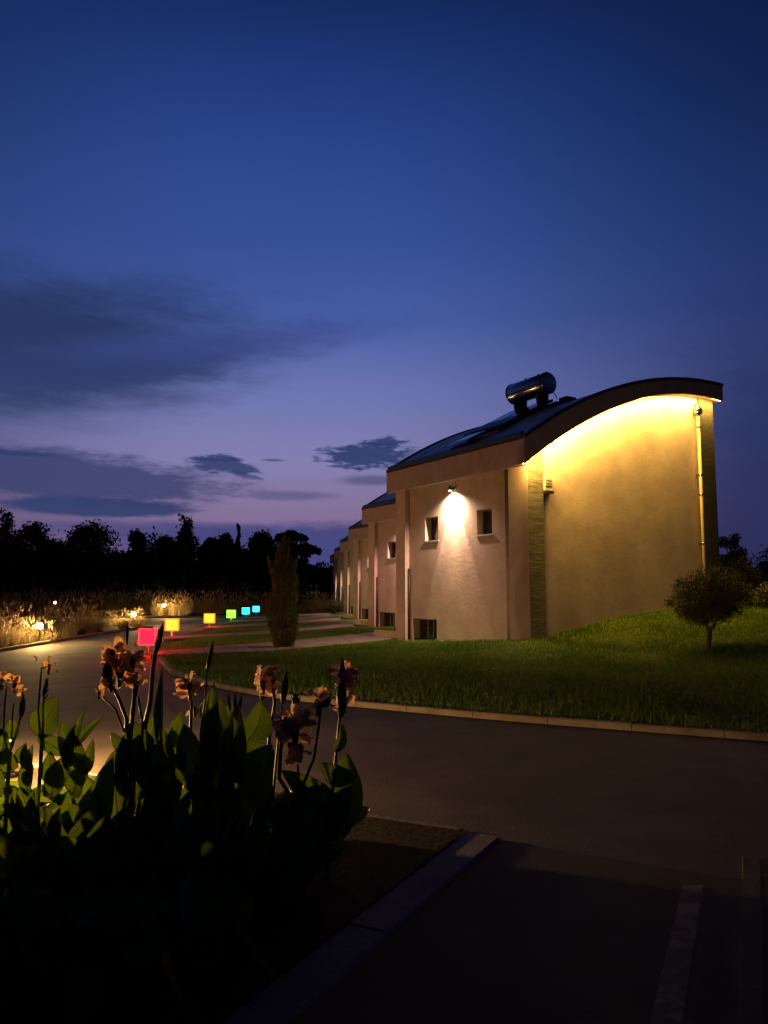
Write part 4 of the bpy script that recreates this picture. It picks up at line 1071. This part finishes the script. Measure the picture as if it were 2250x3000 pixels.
# right-hand plant with the huge folded leaf
c = Canna(960, 4.45, 'rightmost canna with a big folded leaf and a tall frilly flower spike')
c.leaf((935, 2420), (1016, 2208), 150, fold=.5, bend=-.10, skew=.16, face=(-.3, -1, .1))
c.leaf((1036, 2285), (936, 2234), 62, fold=.3, bend=.04, skew=-.12, face=(0, -1, .4))
c.leaf((1000, 2400), (830, 2258), 90, fold=.25, bend=.05, face=(0, -1, .5))
c.leaf((890, 2450), (1030, 2300), 110, fold=.3, skew=.1, face=(0, -1, .2))
c.leaf((900, 2520), (985, 2370), 120, fold=.3, skew=.1, face=(0, -1, .2))
c.stem([(965, 2400), (980, 2260), (985, 2200), (993, 2120), (1003, 2060)], .010, .006)
c.leaf((984, 2205), (1005, 2120), 34, fold=.5, skew=.1)
c.bud((998, 2100), (1004, 1925), 30); c.flower(1003, 1985, 44, 12, pink=True, squash=1.3); c.flower(1008, 2060, 30, 5, pink=True)
c = Canna(885, 4.3, 'canna with the large shaggy drooping bloom at its top')
c.stem([(850, 2330), (818, 2280), (822, 2200), (830, 2150)], .012, .009); c.stem([(860, 2380), (880, 2320), (920, 2220), (935, 2120), (940, 2070)], .010, .006)
c.stem([(878, 2340), (872, 2240)], .009, .006)
c.flower(865, 2130, 55, 16, pink=True, up=.1); c.flower(880, 2190, 40, 9, pink=True, up=-.5); c.flower(835, 2110, 34, 6, pink=True)
c.flower(932, 2058, 38, 9, pink=True, up=.4)
c.leaf((770, 2390), (803, 2195), 80, fold=.3, bend=.08, skew=-.1); c.leaf((905, 2330), (825, 2255), 36, fold=.4)
c.leaf((800, 2440), (950, 2300), 110, fold=.3); c.leaf((860, 2450), (780, 2340), 110, fold=.3)
c.fill(6, .15, .34, .16, 2)
c = Canna(765, 4.7, 'canna with a round frilled flower over a broad upright leaf')
c.stem([(790, 2330), (782, 2260), (790, 2150), (805, 2060), (800, 2010)], .012, .008)
c.flower(768, 2005, 44, 12, pink=True); c.flower(800, 1990, 26, 4, pink=True)
c.leaf((725, 2170), (765, 2052), 92, fold=.35, skew=.12, face=(.2, -1, .1)); c.leaf((700, 2230), (800, 2190), 80, fold=.3)
c.leaf((660, 2300), (678, 2050), 90, fold=.5, bend=.05); c.leaf((690, 2330), (800, 2180), 110, fold=.3)
c.bud((828, 2060), (840, 1966), 22); c.stem([(800, 2330), (812, 2200), (826, 2060)], .008, .005)
c.bud((862, 2085), (866, 2030), 18)
for q in range(5): c.bud((866, 2075), (852 + q * 7, 2038 - (q % 2) * 12), 8)
c.fill(7, .2, .42, .16, 3)
c = Canna(655, 4.55, 'canna made of upright dark pointed leaves in the middle of the bed')
c.leaf((650, 2330), (648, 2040), 110, fold=.5); c.leaf((610, 2300), (628, 2000), 62, fold=.6, bend=.02); c.leaf((690, 2300), (700, 2058), 80, fold=.5)
for dx in (-14, 0, 12): c.bud((688 + dx, 2080), (690 + dx * 1.6, 2030), 10)
c.bud((606, 1968), (626, 1878), 14); c.stem([(590, 2330), (588, 2150), (600, 2060), (607, 1965)], .009, .005)
c.leaf((600, 2330), (540, 2120), 100, fold=.3); c.leaf((655, 2420), (745, 2230), 130, fold=.3); c.leaf((620, 2430), (560, 2260), 130, fold=.3)
c.fill(9, .25, .56, .18, 4)
c = Canna(548, 4.8, 'canna with a grey-pink drooping bloom left of the upright leaves')
c.stem([(560, 2330), (556, 2200), (560, 2100), (562, 2050)], .011, .008)
c.flower(558, 2010, 40, 11, pink=True, squash=1.3); c.flower(545, 1990, 26, 5); c.flower(572, 2075, 26, 4, pink=True, up=-.5)
c.leaf((500, 2190), (530, 2085), 56, fold=.3, face=(.4, -1, .3)); c.leaf((480, 2260), (445, 2090), 90, fold=.3)
c.leaf((566, 2340), (500, 2130), 110, fold=.35); c.leaf((610, 2140), (628, 2010), 56, fold=.6)
c.fill(9, .25, .56, .18, 5)
c = Canna(462, 4.5, 'canna with a slender rolled leaf and the tallest curved bud stalk')
c.stem([(420, 2330), (424, 2130), (440, 2060), (448, 1960), (458, 1890), (472, 1850)], .016, .010)
c.bud((455, 1915), (478, 1824), 20)
c.leaf((468, 2200), (475, 1950), 34, fold=1.1, bend=.02, wav=.01); c.leaf((455, 2210), (473, 1968), 26, fold=1.0, bend=.01)
c.leaf((500, 2350), (390, 2110), 120, fold=.35); c.leaf((440, 2340), (500, 2150), 130, fold=.3); c.leaf((430, 2400), (545, 2200), 140, fold=.3)
c.fill(9, .25, .56, .18, 6)
c = Canna(358, 4.4, 'canna with the biggest yellow and rust flower cluster below the red sign')
c.stem([(385, 2330), (368, 2160), (372, 2110), (350, 2050), (330, 2010)], .013, .009); c.stem([(366, 2150), (340, 2080), (300, 2040)], .007, .005); c.stem([(372, 2330), (378, 2200), (392, 2060), (395, 2000)], .016, .010)
c.stem([(410, 2330), (418, 2120), (405, 2040)], .009, .006)
c.flower(332, 1912, 34, 8); c.flower(352, 1965, 46, 12); c.flower(390, 1930, 40, 10, pink=True); c.flower(398, 2000, 38, 9, pink=True); c.flower(290, 2028, 20, 4); c.flower(325, 1995, 32, 6, pink=True)
c.bud((312, 2010), (316, 1930), 30); c.bud((330, 2020), (300, 1985), 16); c.bud((372, 1890), (374, 1820), 8)
c.leaf((385, 2215), (325, 2145), 40, fold=.35); c.leaf((350, 2420), (345, 2190), 120, fold=.4); c.leaf((395, 2350), (410, 2150), 110, fold=.4)
c.leaf((300, 2420), (330, 2215), 80, fold=.5); c.leaf((360, 2300), (395, 2100), 50, fold=.7)
c.fill(9, .2, .52, .18, 7)
c = Canna(225, 4.5, 'canna with two sword-like pointed leaves opening to the right')
c.leaf((225, 2185), (308, 2092), 28, fold=.6, wav=.01); c.leaf((218, 2190), (253, 2070), 28, fold=.6, wav=.01); c.leaf((245, 2270), (275, 2165), 40, fold=.4, skew=.08)
c.leaf((240, 2250), (185, 2110), 70, fold=.4); c.leaf((215, 2290), (255, 2245), 60, fold=.3); c.leaf((150, 2330), (205, 2205), 70, fold=.3)
c.leaf((210, 2330), (262, 2250), 90, fold=.3, face=(0, -1, 1)); c.leaf((200, 2260), (222, 2120), 40, fold=.6)
c.fill(9, .2, .52, .17, 8)
c = Canna(130, 4.6, 'canna with a single large rounded leaf and a small orange flower above it')
c.leaf((110, 2160), (165, 2042), 98, fold=.25, bend=-.05, face=(-.2, -1, .1)); c.leaf((190, 2210), (108, 2155), 50, fold=.4, face=(0, -1, .6))
c.leaf((160, 2300), (148, 2200), 60, fold=.35); c.leaf((250, 2255), (190, 2205), 40, fold=.4, face=(0, -1, .8)); c.leaf((60, 2240), (78, 2175), 40, fold=.4)
c.stem([(120, 2180), (112, 2080), (118, 2000), (122, 1960)], .007, .004); c.stem([(125, 2180), (126, 2080), (134, 1990)], .007, .004)
c.flower(143, 1952, 23, 7); c.flower(106, 1928, 10, 3, pink=True); c.bud((128, 2040), (140, 1985), 12)
for q in range(4): c.bud((130, 2050 - q * 14), (144, 2030 - q * 14), 5)
c.leaf((80, 2330), (98, 2180), 44, fold=.5); c.leaf((110, 2420), (60, 2300), 60, fold=.4)
c.fill(8, .2, .5, .16, 9)
c = Canna(42, 4.7, 'canna at the left with glowing lit leaves and two orange flowers')
c.leaf((38, 2170), (40, 2100), 46, fold=.15, face=(0, -1, 0)); c.leaf((10, 2240), (20, 2140), 60, fold=.3); c.leaf((40, 2260), (12, 2190), 60, fold=.3)
c.leaf((85, 2250), (70, 2180), 36, fold=.3); c.leaf((0, 2330), (6, 2250), 40, fold=.2); c.leaf((70, 2290), (100, 2240), 40, fold=.3)
c.stem([(30, 2230), (10, 2150), (14, 2060), (20, 2010)], .008, .005); c.stem([(25, 2220), (50, 2140), (66, 2080)], .008, .005); c.stem([(30, 2240), (36, 2110), (40, 2060)], .006, .004)
c.flower(6, 1995, 26, 7); c.flower(42, 2005, 24, 7); c.flower(66, 2025, 14, 4); c.bud((62, 2100), (70, 2035), 18)
c.leaf((40, 2540), (70, 2470), 28, fold=.4, dy=-.5); c.leaf((60, 2480), (75, 2370), 50, fold=.3)
c.fill(7, .2, .5, .15, 10)
c = Canna(-70, 4.6, 'canna cut by the left edge of the photo')
c.leaf((-40, 2200), (5, 2100), 50, fold=.3); c.leaf((-50, 2300), (12, 2200), 70, fold=.3); c.fill(7, .2, .5, .15, 11)
for i, (px, Y) in enumerate(((330, 5.35), (420, 5.2), (510, 5.4), (600, 5.25), (690, 5.4), (780, 5.25), (870, 5.35), (950, 5.2))):  # added row of cannas keeps the bed lamp's light off the bay
    c = Canna(px, Y, 'low leafy canna added behind the flowering ones, next to the road, to block lamp light', 'low cannas added along the road side of the bed')
    c.fill(8, .12, .40 if px < 650 else .24, .19, 60 + i)
for i, (px, Y) in enumerate(((-20, 5.9), (50, 5.7), (120, 5.8), (190, 5.6), (260, 5.7), (-60, 5.2), (20, 5.0), (180, 5.0), (320, 4.9))):  # added sprouts block stray lamp light from the front soil
    c = Canna(px, Y, 'very low canna sprout added to block light between the lamp and the left front of the bed', 'low canna sprouts added near the lamp')
    c.fill(9, .10, .25 if Y > 5.3 else .30, .17, 80 + i)
# lower leafy plants filling the front of the bed
for i, (px, Y) in enumerate(((790, 3.85), (660, 3.8), (520, 3.9), (390, 3.8), (270, 3.9), (150, 3.75), (620, 3.3), (400, 3.3), (220, 3.35))):
    c = Canna(px, Y, 'low leafy canna without flowers in the dark front of the bed', 'flowerless cannas in the front of the bed')
    c.fill(11, .25, .52 + (.06 if Y > 3.6 else -.1), .17, 20 + i)
bpy.context.view_layer.update()
